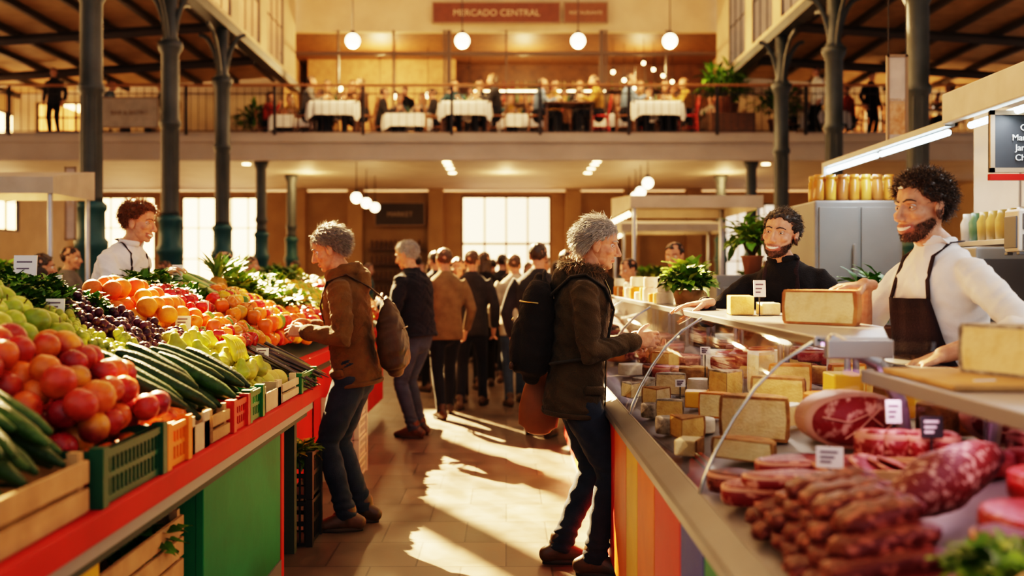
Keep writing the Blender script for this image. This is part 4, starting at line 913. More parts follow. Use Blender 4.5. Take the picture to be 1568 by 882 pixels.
def loosefill(name,x0,x1,y0,y1,z,n,cols,seed,L,W,R):
    rg=np.random.RandomState(seed); mb=MB()
    for i in range(n): foliage(mb,(rg.uniform(x0,x1),rg.uniform(y0,y1),z),(R,R,R*.7),50,L,W,cols,rg,.6)
    mb.obj(name,leafM)
loosefill('cabbage_leaves',-1.66,-1.22,2.78,3.34,.55,14,G1,51,.10,.04,.08); loosefill('pepper_greens',-1.35,-1.12,5.38,5.52,.46,8,[(.2,.28,.03),(.6,.40,.03),(.08,.18,.02)],52,.07,.025,.07)
tagM=M('white_card',(.8,.78,.75),.6); tagInk=M('tag_ink',(.12,.08,.12),.6)
def tag(x,y,z,w,h,m=None,rz=0,post=.12,tilt=-.1):
    E=empty('price_tag',(x,y,z),rz); mb=MB(); mb.box(-w/2,w/2,-.003,.003,0,h,R=rot('X',tilt),piv=(0,0,0)); mb.obj('card',m or tagM,E,False)
    mb=MB()
    for i,q in enumerate((.75,.5,.28)): 
        mb.box(-w*.36,w*(.3-.12*i),-.0045,-.0032,h*q-.003,h*q+.003,R=rot('X',tilt),piv=(0,0,0))
    mb.obj('writing',tagInk if m is None else tagM,E,False)
    mb=MB(); tube(mb,[(0,.004,-post),(0,.004,.01)],.003,6); mb.obj('pin',darkst,E)
tag(-2.08,4.3,1.42,.10,.115,post=.2); tag(-1.99,4.38,1.36,.065,.09,post=.2); tag(-1.95,5.9,1.42,.06,.09,post=.2); tag(-1.5,4.62,1.20,.07,.06,post=.12); tag(-1.2,4.9,1.04,.06,.05,post=.1); tag(-1.62,5.3,1.25,.07,.06,post=.12); tag(-1.7,3.75,1.30,.07,.06,post=.12)
# ================================================================ RIGHT COUNTER
E=empty('deli_counter')
Y0,Y1,Ym=.9,8.6,2.78
ledge=M('steel_ledge',(.17,.17,.18),.45,.5,col2=(.12,.12,.13),scale=2)
mb=MB(); prof=[(.485,.765),(.475,.775),(.475,.80),(.485,.81),(.525,.832),(.54,.84),(.54,.80),(.53,.765)]
V=[(x,y,z) for y in(Y0,Y1) for x,z in prof]; k=len(prof); Q=[(i,(i+1)%k,k+(i+1)%k,k+i) for i in range(k)]; mb.add(V,[Q,[tuple(range(k))],[tuple(range(2*k-1,k-1,-1))]]); mb.obj('steel_edge',ledge,E,False)
for a,b_,m in [(.9,1.9,redP),(1.9,2.52,grnP),(2.52,2.86,bluP),(2.86,3.36,redP),(3.36,3.80,orgP),(3.80,4.15,yelP),(4.15,4.6,orgP),(4.6,5.3,redP),(5.3,6.2,grnP),(6.2,7.2,yelP),(7.2,8.6,redP)]:
    mb=MB(); mb.box(.500,.525,a+.004,b_-.004,.08,.762); mb.obj('front_panel',m,E,False,.004)
mb=MB(); mb.box(.54,1.30,Y0,Y1,0,.76); mb.obj('cabinet_body',M('cabinet_grey',(.2,.2,.2),.5),E,False)
mb=MB(); mb.box(.52,.54,Y0,Y1,0,.08); mb.obj('kickplate',steel,E,False)
deckM=M('display_deck',(.20,.175,.16),.45,col2=(.15,.13,.12))
def DZ(x): return .842+.20*(x-.54)
mb=MB(); V=[(.54,Y0,.842),(1.22,Y0,DZ(1.22)),(1.22,Y1,DZ(1.22)),(.54,Y1,.842)]; V+=[(a,b_,.762) for a,b_,c in V]
mb.add(V,[[(0,3,2,1),(4,5,6,7),(0,1,5,4),(1,2,6,5),(2,3,7,6),(3,0,4,7)]]); mb.obj('deck',deckM,E,False)
mb=MB(); mb.box(1.22,1.30,Y0,Y1,.762,1.12); mb.obj('rear_frame',steel,E,False)
mb=MB(); mb.box(1.30,1.50,Y0,Y1,1.10,1.14); mb.obj('work_shelf',steel,E,False,.004)
gp=[(.545,.842),(.555,.88),(.59,.96),(.64,1.05),(.70,1.135),(.77,1.205),(.87,1.268)]
mb=MB()
for a,b_ in((Ym,4.35),(4.37,5.9),(5.92,7.3),(7.32,8.6)):
    V=[(x,y,z) for y in(a,b_) for x,z in gp]; k=len(gp); mb.add(V,[[(i,i+1,k+i+1,k+i) for i in range(k-1)]])
V=[(x,Ym,z) for x,z in gp]+[(1.2,Ym,1.262),(1.2,Ym,.975)]; mb.add(V,[[tuple(range(len(V)))]])
mb.obj('curved_glass',glassy,E)
mb=MB()
for y in(Ym,4.36,5.91,7.31): tube(mb,[(x-.004,y,z) for x,z in gp],[(.007,.005)]*k,8,ref=(0,1,0))
mb.obj('glass_edge_trim',M('glass_edge',(.55,.60,.60),.2,.8),E)
tsM=M('top_shelf_steel',(.30,.30,.32),.3,.7)
mb=MB(); V=[(.86,Ym-.02),(1.06,Ym-.02),(1.27,3.35),(1.27,Y1),(.86,Y1)]; V=[(x,y,z) for z in(1.262,1.276) for x,y in V]; mb.add(V,[[(4,3,2,1,0)],[(5,6,7,8,9)],[(i,(i+1)%5,5+(i+1)%5,5+i) for i in range(5)]]); mb.obj('top_shelf',tsM,E,False,.003)
mb=MB(); mb.box(.855,.875,Ym-.02,Y1,1.250,1.280); 
mb.box(.88,1.06,Ym-.06,Ym-.02,1.22,1.272)
tube(mb,[(.90,Ym-.03,1.27),(1.02,Ym-.05,1.21),(1.08,Ym-.05,1.10),(1.10,Ym-.05,.965)],[(.015,.022)]*4,8,ref=(0,1,0)); mb.obj('steel_bracket',steel,E,False,.008)
mb=MB()
for y in(3.5,4.36,5.2,5.91,6.6,7.31,8.1): tube(mb,[(1.20,y,.975),(1.20,y,1.262)],.012,8)
for y in(1.1,1.8,2.6): tube(mb,[(1.24,y,1.12),(1.24,y,1.18)],.012,8)
mb.obj('posts',steel,E)
mb=MB(); mb.box(.97,1.34,Y0,2.68,1.176,1.19); mb.box(.955,.975,Y0,2.68,1.16,1.195); mb.obj('near_shelf',M('near_shelf_steel',(.26,.24,.27),.45,.4),E,False,.003)
mb=MB(); mb.box(1.0,1.03,Y0,2.66,1.155,1.172); mb.box(.93,.95,2.85,8.5,1.242,1.255); mb.obj('pink_light_strip',pinkM,E,False)
for y in(1.5,2.3): 
    L=D.lights.new('display_light','AREA'); L.shape='RECTANGLE'; L.size=.03; L.size_y=.7; L.energy=1.3; L.color=(1,.62,.76); o=link(D.objects.new('display_light',L)); o.location=(1.015,y,1.15); 
for y in(3.5,5,6.5):
    L=D.lights.new('display_light','AREA'); L.shape='RECTANGLE'; L.size=.03; L.size_y=1.2; L.energy=3.2; L.color=(1,.84,.66); o=link(D.objects.new('display_light',L)); o.location=(.94,y,1.236)
mb=MB(); mb.add([(1.215,Y0,.985),(1.215,Y1,.985),(1.215,Y1,1.17),(1.215,Y0,1.17)],[[(0,1,2,3)]]); mb.obj('rear_pane',glassmat('pink_tinted_pane',(.95,.72,.90)),E)
paste=M('cheese_paste',(.80,.52,.17),.55,col2=(.62,.36,.09),scale=26,bump=.35,bscale=120,thr=(.46,.72),spec=.25,detail=7); pastew=M('cheese_paste_pale',(.84,.67,.36),.55,col2=(.70,.49,.20),scale=22,bump=.35,bscale=110,thr=(.46,.74),spec=.25,detail=7); 
rindB=M('cheese_rind_brown',(.42,.20,.055),.8,col2=(.24,.10,.03),scale=26,bump=.4,bscale=80,spec=.2); rindG=M('cheese_rind_grey',(.16,.13,.10),.85,col2=(.52,.45,.35),scale=30,bump=.45,bscale=90,spec=.2); rindO=M('cheese_rind_orange',(.62,.21,.016),.6,col2=(.46,.13,.012),scale=14,bump=.25,spec=.25); rindR=M('cheese_rind_red',(.34,.085,.03),.7,col2=(.54,.24,.08),scale=14,bump=.3,spec=.2); whiteR=M('cheese_rind_white',(.76,.70,.58),.8,col2=(.62,.54,.41),scale=20,bump=.3,spec=.2)
def wheel(name,x,y,z,r,h,rind,pst=None,cut=None,rz=0):
    E=empty(name,(x,y,z),rz); a0,a1=cut or (0,2*math.pi); n=max(8,int(32*(a1-a0)/6.28)); pr=[(.0,0),(r*.95,0),(r,h*.10),(r*1.015,h*.5),(r,h*.90),(r*.95,h),(0,h)]
    mb=MB(); th=np.linspace(a0,a1,n+1); V=np.array([(q*math.cos(t),q*math.sin(t),zz) for q,zz in pr for t in th]); w=n+1
    Q=[(i*w+j,i*w+j+1,(i+1)*w+j+1,(i+1)*w+j) for i in range(1,len(pr)-2) for j in range(n)]
    T_=[(0*w+j,1*w+j+1,1*w+j) for j in range(n)]+[((6)*w+j,5*w+j,5*w+j+1) for j in range(n)]
    mb.add(V,[Q,T_],mat=0)
    if cut:
        for t in(a0,a1):
            V=[(q*math.cos(t),q*math.sin(t),zz) for q,zz in pr]; mb.add(V,[[tuple(range(len(V)))]],mat=1)
            u=np.array((math.cos(t),math.sin(t),0)); nn=np.array((-u[1],u[0],0))*(-1 if t==a0 else 1)
            V=[u*q+nn*.0012+np.array((0,0,zz)) for q,zz in((.0,h*.07),(r*.89,h*.07),(r*.93,h*.5),(r*.89,h*.93),(0,h*.93))]; mb.add(V,[[tuple(range(5))]],mat=2)
    o=mb.obj('cheese_body',[rind,rind,pst or paste],E,False,.0); return E
PI=math.pi
def half(x,y,z,r,h,rind,pst,rz=-32,name='cheese_half_wheel'): return wheel(name,x,y,z,r,h,rind,pst,(0,PI),rad(rz))
def wedge(x,y,z,r,h,rind,pst,rz=0,a=.62): return wheel('cheese_wedge',x,y,z,r,h,rind,pst,(PI/2-a,PI/2+a),rad(rz))
def block(name,x0,x1,y0,y1,z,h,pst,rind,sides='xX',rz=0,round_=.006):
    cx,cy_=(x0+x1)/2,(y0+y1)/2; E=empty(name,(cx,cy_,z),rz); w=(x1-x0)/2; d=(y1-y0)/2; t=.006; mb=MB(); mb.box(-w,w,-d,d,0.002,h-.002)
    o=mb.obj('cheese_body',pst,E,False,round_); mb=MB()
    if 'x' in sides: mb.box(-w-t,-w+.001,-d,d,0,h)
    if 'X' in sides: mb.box(w-.001,w+t,-d,d,0,h)
    if 'Y' in sides: mb.box(-w,w,d-.001,d+t,0,h)
    if 't' in sides: mb.box(-w,w+(t if 'X' in sides else 0),-d,d,h-.004,h+.003)
    if mb.n: mb.obj('rind',rind,E,False,.003)
    return E
ZS=1.277
half(1.085,3.46,ZS,.142,.120,rindR,pastew,-47)
block('cheese_block',.965,1.065,4.25,4.38,ZS,.085,paste,rindO,'Y',rad(-6)); block('cheese_block',1.09,1.17,4.24,4.34,ZS,.055,pastew,whiteR,'Y')
mb=MB(); mb.box(.99,1.36,2.20,2.62,1.192,1.206); mb.obj('cheese_board',ply,smooth=False,bevel=.004)
half(1.20,2.37,1.207,.15,.122,rindG,pastew,-66,'blue_rind_cheese')
yelC=M('yellow_cheese',(.78,.40,.02),.4,col2=(.68,.33,.018))
for x,y,r,h,rd,ps,rz in [(.795,3.20,.112,.140,rindB,pastew,-28),(.975,3.58,.10,.13,rindB,paste,-34),(.64,3.90,.055,.085,rindG,paste,-20),(.75,4.54,.07,.1,rindG,pastew,-15),(1.09,4.6,.08,.13,rindB,paste,-12),(.79,3.76,.066,.095,rindO,pastew,-30),(1.10,3.86,.08,.13,rindO,paste,-18),(.70,2.96,.10,.062,rindB,pastew,-40)]:
    half(x,y,DZ(x+r)+.003,r,h,rd,ps,rz)
for x,y,r,h,rd,ps,rz,a in [(.60,3.40,.13,.075,rindB,paste,-20,.5),(.90,4.06,.14,.11,rindG,paste,-10,.55),(.64,4.24,.12,.075,rindB,pastew,-8,.55),(.86,5.28,.14,.1,rindO,paste,0,.6),(.93,3.28,.12,.07,whiteR,pastew,-25,.45),(.58,4.62,.11,.07,rindG,pastew,-10,.5),(1.02,4.02,.12,.17,whiteR,pastew,-20,.5)]:
    wedge(x,y,DZ(x+r)+.003,r,h,rd,ps,rz,a)
for x0,x1,y0,y1,h,p,r_,s_,rz in [(1.08,1.18,3.28,3.40,.15,yelC,rindO,'',0),(.74,.83,4.06,4.16,.07,yelC,rindO,'X',-12),(.56,.63,3.20,3.30,.055,pastew,rindB,'X',-25)]:
    block('cheese_wedge_block',x0,x1,y0,y1,DZ(x1)+.004,h,p,r_,s_,rad(rz))
for x,y,r_,h,m,cut in [(1.02,3.12,.088,.12,rindO,None),(.60,3.68,.048,.06,rindG,None),(.60,4.10,.045,.055,rindG,None),(.70,3.58,.05,.05,whiteR,None),(1.14,2.98,.06,.09,rindB,None),(.68,4.9,.06,.06,rindG,None),(.9,4.78,.07,.08,rindB,(2.6,8)),(.70,5.6,.07,.06,whiteR,None),(.9,5.9,.08,.09,rindB,None),(.73,6.4,.08,.09,rindO,None),(.9,7,.09,.1,whiteR,None),(1.08,5.1,.07,.1,whiteR,None),(.86,4.42,.055,.07,whiteR,None)]:
    wheel('cheese_wheel',x,y,DZ(x+r_)+.002,r_,h,m,pastew,cut)
r4=np.random.RandomState(9)
for i in range(26):
    x=r4.uniform(.92,1.22); y=5.95+i*.10; r_=r4.uniform(.045,.07); h=r4.uniform(.05,.09)
    m=[whiteR,rindB,rindO,whiteR,paste][r4.randint(5)]; x=(.95,1.14)[i%2]; wheel('cheese_wheel',x,y,ZS,r_*.9,h,m)
    if i%3==0: wheel('cheese_wheel',x,y,ZS+h+.001,r_*.8,h*.8,whiteR)
mb=MB(); foliage(mb,(1.05,5.75,ZS+.10),(.12,.12,.09),200,.08,.03,G1+G2,r4,.5); foliage(mb,(1.28,7.0,ZS+.12),(.15,.15,.1),160,.10,.04,G2,r4,.5); lathe(mb,[(.07,0),(.09,.08),(.085,.085)],(1.05,5.75,ZS+.001),16,col=(.3,.15,.05)); lathe(mb,[(.07,0),(.09,.08),(.085,.085)],(1.2,7.0,ZS+.001),16,col=(.3,.15,.05)); mb.obj('lettuce_bowl',leafM)
def meatmat(name,c1,c2,scale=12,thr=(.45,.62),rough=.45):
    return M(name,c1,rough,col2=c2,scale=scale,thr=thr,bump=.45,bscale=90,detail=8,spec=.25)
cured=meatmat('cured_meat_cut',(.17,.006,.005),(.52,.20,.14),42,(.52,.62)); cut2=meatmat('ham_lean',(.19,.009,.008),(.60,.28,.20),24,(.53,.62)); salam=meatmat('salami_casing',(.10,.009,.006),(.46,.26,.19),60,(.53,.64),.6); raw=meatmat('raw_beef',(.26,.008,.006),(.48,.13,.09),26,(.52,.68),.35); fatM=M('pork_fat',(.60,.29,.19),.5,col2=(.46,.18,.12),scale=8,spec=.25); darkm=meatmat('dark_cured_meat',(.07,.006,.005),(.24,.05,.03),34,(.52,.7),.5)
def ham(x,y,z,rz,sc=1):
    E=empty('cut_ham',(x,y,z),rz,sc); pts=[(0,0,0),(0,.03,0),(0,.10,.0),(0,.17,-.005),(0,.215,-.02)]; R=np.array([(.135,.070),(.137,.072),(.128,.070),(.09,.055),(.03,.02)])
    mb=MB(); V,F=tubeVF([(a,b_,c+.072) for a,b_,c in pts],R,32,ref=(1,0,0),cap='flat',sq=2.2); mb.add(V,F,mat=0); mb.obj('ham_fat',fatM,E)
    mb=MB(); V,F=tubeVF([(0,-.006,.072),(0,.002,.072)],[(.124,.061),(.126,.063)],32,ref=(1,0,0),cap='flat',sq=2.2); mb.add(V,F); mb.obj('ham_lean',cut2,E)
    mb=MB(); tube(mb,[(-.10,-.009,.085),(-.03,-.009,.07),(.02,-.009,.09),(.06,-.009,.06)],[(.0025,.0025)]*4,6); tube(mb,[(-.04,-.009,.03),(.0,-.009,.055),(.05,-.009,.10)],[(.002,.003)]*3,6); tube(mb,[(.02,-.009,.035),(.06,-.009,.045),(.10,-.009,.075)],[(.002,.002)]*3,6); mb.obj('fat_seams',fatM,E)
ham(.985,2.78,DZ(1.10)+.008,rad(8),1.1)
def slab(name,x,y,z,rx,ry,h,m,rz=0,seed=0,fat=True,tilt=0):
    E=empty(name,(x,y,z),rz); E.rotation_euler=(tilt,0,rz); rg=np.random.RandomState(seed); n=28; a=np.arange(n)*2*math.pi/n; ph=rg.rand(4)*6
    rr=1+.10*np.sin(2*a+ph[0])+.06*np.sin(3*a+ph[1])+.03*np.sin(5*a+ph[2])
    def ring(k,zz): return [(rx*k*r_*math.cos(t),ry*k*r_*math.sin(t),zz) for t,r_ in zip(a,rr)]
    def mk(ks):
        V=[];Q=[]
        for k_,z_ in ks: V+=ring(k_,z_)
        V.append((0,0,ks[0][1]));V.append((0,0,ks[-1][1])); L=(len(ks)-1)*n
        for i in range(len(ks)-1):
            for j in range(n): Q.append((i*n+j,i*n+(j+1)%n,(i+1)*n+(j+1)%n,(i+1)*n+j))
        T_=[(len(V)-2,(j+1)%n,j) for j in range(n)]+[(len(V)-1,L+j,L+(j+1)%n) for j in range(n)]
        return V,[Q,T_]
    mb=MB(); V,F=mk([(.93,0),(1,h*.2),(1.01,h*.55),(1.0,h*.8)]); mb.add(V,F); mb.obj('body',m,E)
    mb=MB(); V,F=mk([(.985,h*.72),(1.0,h*.8),(.985,h*.98),(.95,h)]); mb.add(V,F); mb.obj('fat_rim',fatM if fat else m,E)
    mb=MB(); V,F=mk([(.5,h*.5),(.93,h*.9),(.93,h*1.03),(.85,h*1.08),(.4,h*1.12)]); mb.add(V,F); mb.obj('cut_face',m,E)
    return E
sl=[('cured_meat_slab',.64,2.52,.012,.095,.075,.045,cured,.2),('cured_meat_slab',.615,2.69,.008,.065,.06,.05,darkm,-.3),('cured_meat_slab',.75,2.60,.05,.10,.065,.035,cured,.5),('cured_meat_slab',.80,2.70,.012,.09,.05,.05,darkm,.1),('cured_meat_slab',.84,2.52,.02,.07,.06,.05,cured,.9),('cured_meat_slab',.67,2.36,.08,.10,.06,.03,cured,.1),
    ('raw_beef_cut',1.12,2.02,.03,.11,.08,.06,raw,.6),('raw_beef_cut',1.14,2.40,.01,.08,.07,.05,raw,-.2),('raw_beef_cut',1.13,1.85,.05,.12,.09,.08,raw,.2),('raw_beef_cut',.97,1.86,.03,.12,.08,.05,raw,.9),('raw_beef_cut',.92,1.74,.03,.11,.08,.05,darkm,.4),('raw_beef_cut',1.06,1.70,.05,.11,.08,.06,raw,.4)]
for i,(nm,x,y,dz,rx,ry,h,m,rz) in enumerate(sl): slab(nm,x,y,DZ(x)+dz,rx,ry,h,m,rz,i,fat=(m is not raw))
for i in range(10): slab('meat_slice',.84+.022*i,2.44-.008*i,DZ(.95)+.052+.006*(i%3),.055,.048,.007,cured if i%2 else cut2,.3*i,20+i,tilt=rad(18))
for i in range(4): slab('cured_meat_piece',.95+.055*i,2.57-.012*i,DZ(1.1)+.02,.045,.038,.07,cured,.5*i,40+i)
E2=empty('wooden_meat_tray',(.95,2.41,DZ(.95)+.008)); mb=MB(); mb.box(-.14,.13,-.09,.09,.03,.042)
for x in(-.12,0,.11): mb.box(x-.012,x+.012,-.09,.09,.0,.03)
for y in(-.09,.08): mb.box(-.14,.13,y,y+.01,.042,.06)
mb.obj('tray_slats',ply,E2,False)
def salami(name,p0,p1,r,m,seed,n=11):
    rg=np.random.RandomState(seed); p0=np.array(p0);p1=np.array(p1); ts=np.linspace(0,1,n); pts=[p0+(p1-p0)*t for t in ts]; rr=[r*(math.sin(math.pi*(t*.86+.07))**.45)*rg.uniform(.96,1.04) for t in ts]
    mb=MB(); V,F=tubeVF(pts,rr,28); N=V-np.array([p0+(p1-p0)*np.clip(((v-p0)@(p1-p0))/((p1-p0)@(p1-p0)),0,1) for v in V]); V=V+N*(.05*np.sin(V[:,0]*160)*np.sin(V[:,1]*140+V[:,2]*90))[:,None]
    mb.add(V,F); ell(mb,p0-(p1-p0)*.06,.012,T=SPl)
    mb.obj(name,[m,ply])
salami('large_salami',(.79,2.02,.985),(1.07,2.20,1.05),.062,salam,3)
rg5=np.random.RandomState(12)
mb=MB()
for ly in range(4):
    for i in range(7-ly):
        y=1.72+.10*i+ly*.045; x0=.57+.02*ly+rg5.uniform(-.012,.012); x1=.79-.01*ly+rg5.uniform(-.02,.02); z=DZ(.68)+.018+ly*.034
        if ly==3 and i>3: continue
        pts=[(x0+(x1-x0)*t,y+.015*math.sin(t*3+i)+.03*t,z+.025*t-.006) for t in np.linspace(0,1,9)]
        tube(mb,pts,np.array([(.036,.018),(.044,.022),(.047,.024),(.048,.025),(.048,.025),(.048,.025),(.047,.024),(.045,.023),(.037,.018)]),16,ref=(0,1,0),sq=3.0)
V=np.concatenate(mb.v); V=V+.0030*np.sin(V[:,[1,2,0]]*190)+.0018*np.sin(V[:,[2,0,1]]*410); m2=MB(); m2.add(V,mb.f); m2.obj('cured_sausage_stack',meatmat('cured_sausage',(.080,.007,.005),(.32,.085,.055),48,(.52,.68),.45))
for i in range(22):
    x=r4.uniform(.68,1.12); y=4.95+i*.16; slab('cured_meat_slab',x,y,DZ(x)+.02,.08,.06,.06,[cured,raw,darkm][i%3],r4.rand()*3,60+i)
for i in range(8): x=.95+.025*i; slab('cured_meat_slab',x,4.32+.07*(i%3),DZ(x)+.12,.06,.05,.05,raw,i,90+i)
mb=MB()
for i in range(70):
    c=np.array((rg5.uniform(.72,1.18),rg5.uniform(1.2,1.62),0)); c[2]=DZ(c[0])+.04+rg5.uniform(0,.08); ell(mb,c,np.array((.034,.028,.026))*rg5.uniform(.8,1.3),Rr(rg5),col=np.array((.38,.22,.06))*rg5.uniform(.6,1.3),T=SPh)
mb.obj('potato_pile',fruitM)
mb=MB(); 
for i in range(9): foliage(mb,(rg5.uniform(.74,.92),rg5.uniform(1.48,1.62),.97),(.045,.045,.035),60,.035,.015,G1+G2,rg5,.5)
mb.obj('parsley_garnish',leafM)
blkT=M('black_slate_tag',(.02,.02,.022),.6)
tag(1.10,2.28,1.135,.055,.075,post=.08,rz=.2); tag(1.02,2.62,1.06,.04,.06,post=.09); tag(.965,2.96,1.04,.045,.068,post=.1,rz=.3); tag(1.07,2.50,1.04,.055,.055,blkT,post=.06); tag(.78,2.40,.985,.062,.05,post=.1,rz=-.3); tag(1.07,4.2,ZS+.08,.05,.07,post=.08); tag(.70,4.0,1.0,.04,.03,post=.08); tag(.9,4.5,1.09,.045,.035,post=.1)
# ================================================================ RIGHT BACK FITTINGS
tileM=M('white_wall_panel',(.62,.56,.48),.45,col2=(.54,.48,.41),scale=3); fridge=M('fridge_steel',(.22,.215,.205),.45,.2,col2=(.17,.165,.16),scale=2)
E=empty('back_kitchen_unit'); mb=MB(); mb.box(3.1,3.2,3.0,6.6,0,2.5); mb.obj('panel_wall',tileM,E,False)
mb=MB()
for y in np.arange(3.6,6.6,.6): mb.box(3.09,3.1,y-.006,y+.006,0,2.5)
for z in(1.2,1.8): mb.box(3.088,3.1,3,6.6,z-.01,z+.01)
mb.obj('panel_joints',steel,E,False)
mb=MB(); mb.box(2.45,3.08,3.6,8.0,0,.92); mb.obj('back_counter',tileM,E,False,.01); mb=MB(); mb.box(2.42,3.09,3.58,8.02,.92,.96); mb.obj('counter_top',steel,E,False,.005)
E=empty('tall_fridge',(2.5,7.4,.962)); mb=MB(); mb.box(-.30,.33,-.3,.35,0,1.02); mb.obj('cabinet',fridge,E,False,.015); mb=MB(); mb.box(-.27,.0,-.315,-.30,.05,.97); mb.box(.03,.30,-.315,-.30,.05,.97); tube(mb,[(-.03,-.34,.3),(-.03,-.34,.7)],.01,8); mb.obj('doors',fridge,E,False,.006)
mb=MB()
for i in range(7):
    for j in range(2):
        lathe(mb,[(.035,0),(.038,.02),(.038,.13),(.03,.15),(.03,.16),(.034,.165),(.034,.19),(0,.19)],(2.26+.085*i,7.2+.12*j,1.984),14,col=[(.5,.20,.03),(.6,.32,.05),(.35,.13,.03)][(i+j)%3])
mb.obj('preserve_jars',M('jar_glass',vcol=True,rough=.15))
def applbox(name,x0,x1,y0,y1,z0,z1,m):
    E=empty(name,((x0+x1)/2,(y0+y1)/2,z0)); w=(x1-x0)/2;d=(y1-y0)/2;h=z1-z0; mb=MB(); mb.box(-w,w,-d,d,.015,h); mb.obj('housing',m,E,False,.012); mb=MB(); mb.box(-w*.8,w*.8,-d-.008,-d,h*.55,h*.9); mb.box(-w*.8,w*.8,-d-.008,-d,h*.1,h*.45); mb.box(-w-.008,-w,-d*.8,d*.8,h*.15,h*.85)
    for sx in(-1,1):
        for sy in(-1,1): mb.box(sx*w*.8-.015,sx*w*.8+.015,sy*d*.8-.015,sy*d*.8+.015,0,.015)
    mb.obj('controls',M('dark_panel',(.08,.08,.085),.35),E,False,.003)
applbox('kitchen_appliance',2.5,2.95,4.3,4.8,.962,1.45,tileM); applbox('kitchen_appliance',2.5,2.9,5.3,5.9,.962,1.6,fridge); applbox('kitchen_appliance',2.5,2.95,3.7,4.1,.962,1.25,steel)
mb=MB(); mb.box(2.75,3.085,3.4,6.5,1.62,1.65); mb.box(2.75,3.085,3.4,5.0,1.98,2.01); mb.obj('wall_shelf',steel,smooth=False,bevel=.003)
applbox('wall_dispenser',2.55,2.72,4.95,5.1,1.55,1.78,tileM)
mb=MB()
for i in range(26):
    y=3.5+i*.11; z=1.651; lathe(mb,[(.04,0),(.045,.12),(.03,.15),(.03,.18),(0,.18)],(2.9,y,z),12,col=[(.6,.52,.42),(.3,.12,.05),(.5,.32,.08),(.1,.2,.1)][r4.randint(4)])
mb.obj('shelf_jars',M('jar_ceramic',vcol=True,rough=.3))
E=empty('stall_canopy'); mb=MB(); mb.box(2.64,3.4,3.2,5.9,2.44,2.50); mb.box(2.58,2.64,3.2,5.9,2.34,2.52); mb.box(3.22,3.28,3.2,3.26,0,2.44);mb.box(3.22,3.28,5.8,5.86,0,2.44); mb.obj('canopy_roof',M('white_canopy',(.56,.50,.43),.55,col2=(.48,.43,.36)),E,False,.01)
mb=MB(); mb.box(2.60,2.66,5.9,8.2,2.33,2.37); mb.box(2.60,2.66,8.14,8.2,0,2.33); mb.obj('light_rail',steel,E,False)
mb=MB()
for y in(3.3,4.6,5.95,7.1): tube(mb,[(2.64,y,2.30),(2.64,y+1.05,2.30)],.020,10)
mb.obj('fluorescent_tubes',tubeM,E)
for y in(4.0,6.8):
    L=D.lights.new('fluorescent_light','AREA'); L.shape='RECTANGLE'; L.size=.06; L.size_y=2.2; L.energy=20; L.color=(.85,.94,1); o=link(D.objects.new('fluorescent_light',L)); o.location=(2.60,y,2.27); o.rotation_euler=(0,rad(18),0)
sign('menu_blackboard',2.50,2.98,5.15,1.98,2.30,(.022,.022,.026),['QUESOS','Manchego  12','Jamon     18','Chorizo    9'],tcol=(.75,.74,.7),ts=.045,th=.02)
mb=MB(); mb.box(2.50,2.98,5.14,5.17,1.94,1.972); mb.obj('red_sign_bar',redP,smooth=False)
E=sign('hanging_banner',3.44,3.63,9.0,2.6,3.44,(.66,.58,.50),['DELI'],tcol=(.6,.2,.06),ts=.07,th=.02); mb=MB(); mb.box(-.07,.07,-.006,0,-.3,.0); mb.obj('picture',M('banner_picture',(.55,.25,.08),.6,col2=(.7,.45,.25),scale=14),E,False)
mb=MB(); tube(mb,[(-.08,0,.42),(-.08,0,8.97)],.006,6); tube(mb,[(.08,0,.42),(.08,0,8.97)],.006,6); mb.obj('cables',darkst,E)
mb=MB(); mb.box(1.75,2.95,8.3,8.9,0,1.45); mb.box(1.8,2.32,8.28,8.3,.1,1.35);mb.box(2.36,2.9,8.28,8.3,.1,1.35); mb.obj('storage_cabinet',fridge,smooth=False,bevel=.01)
mb=MB(); mb.box(2.1,2.4,5.9,6.2,0,.96); mb.obj('plant_stand',woodD,smooth=False,bevel=.008)
plant('potted_plant',2.25,6.05,.962,.22,220,.10,.11,W=.03); plant('potted_plant',2.1,8.5,1.452,.22,150,.09,.12,cols=G1+G2)
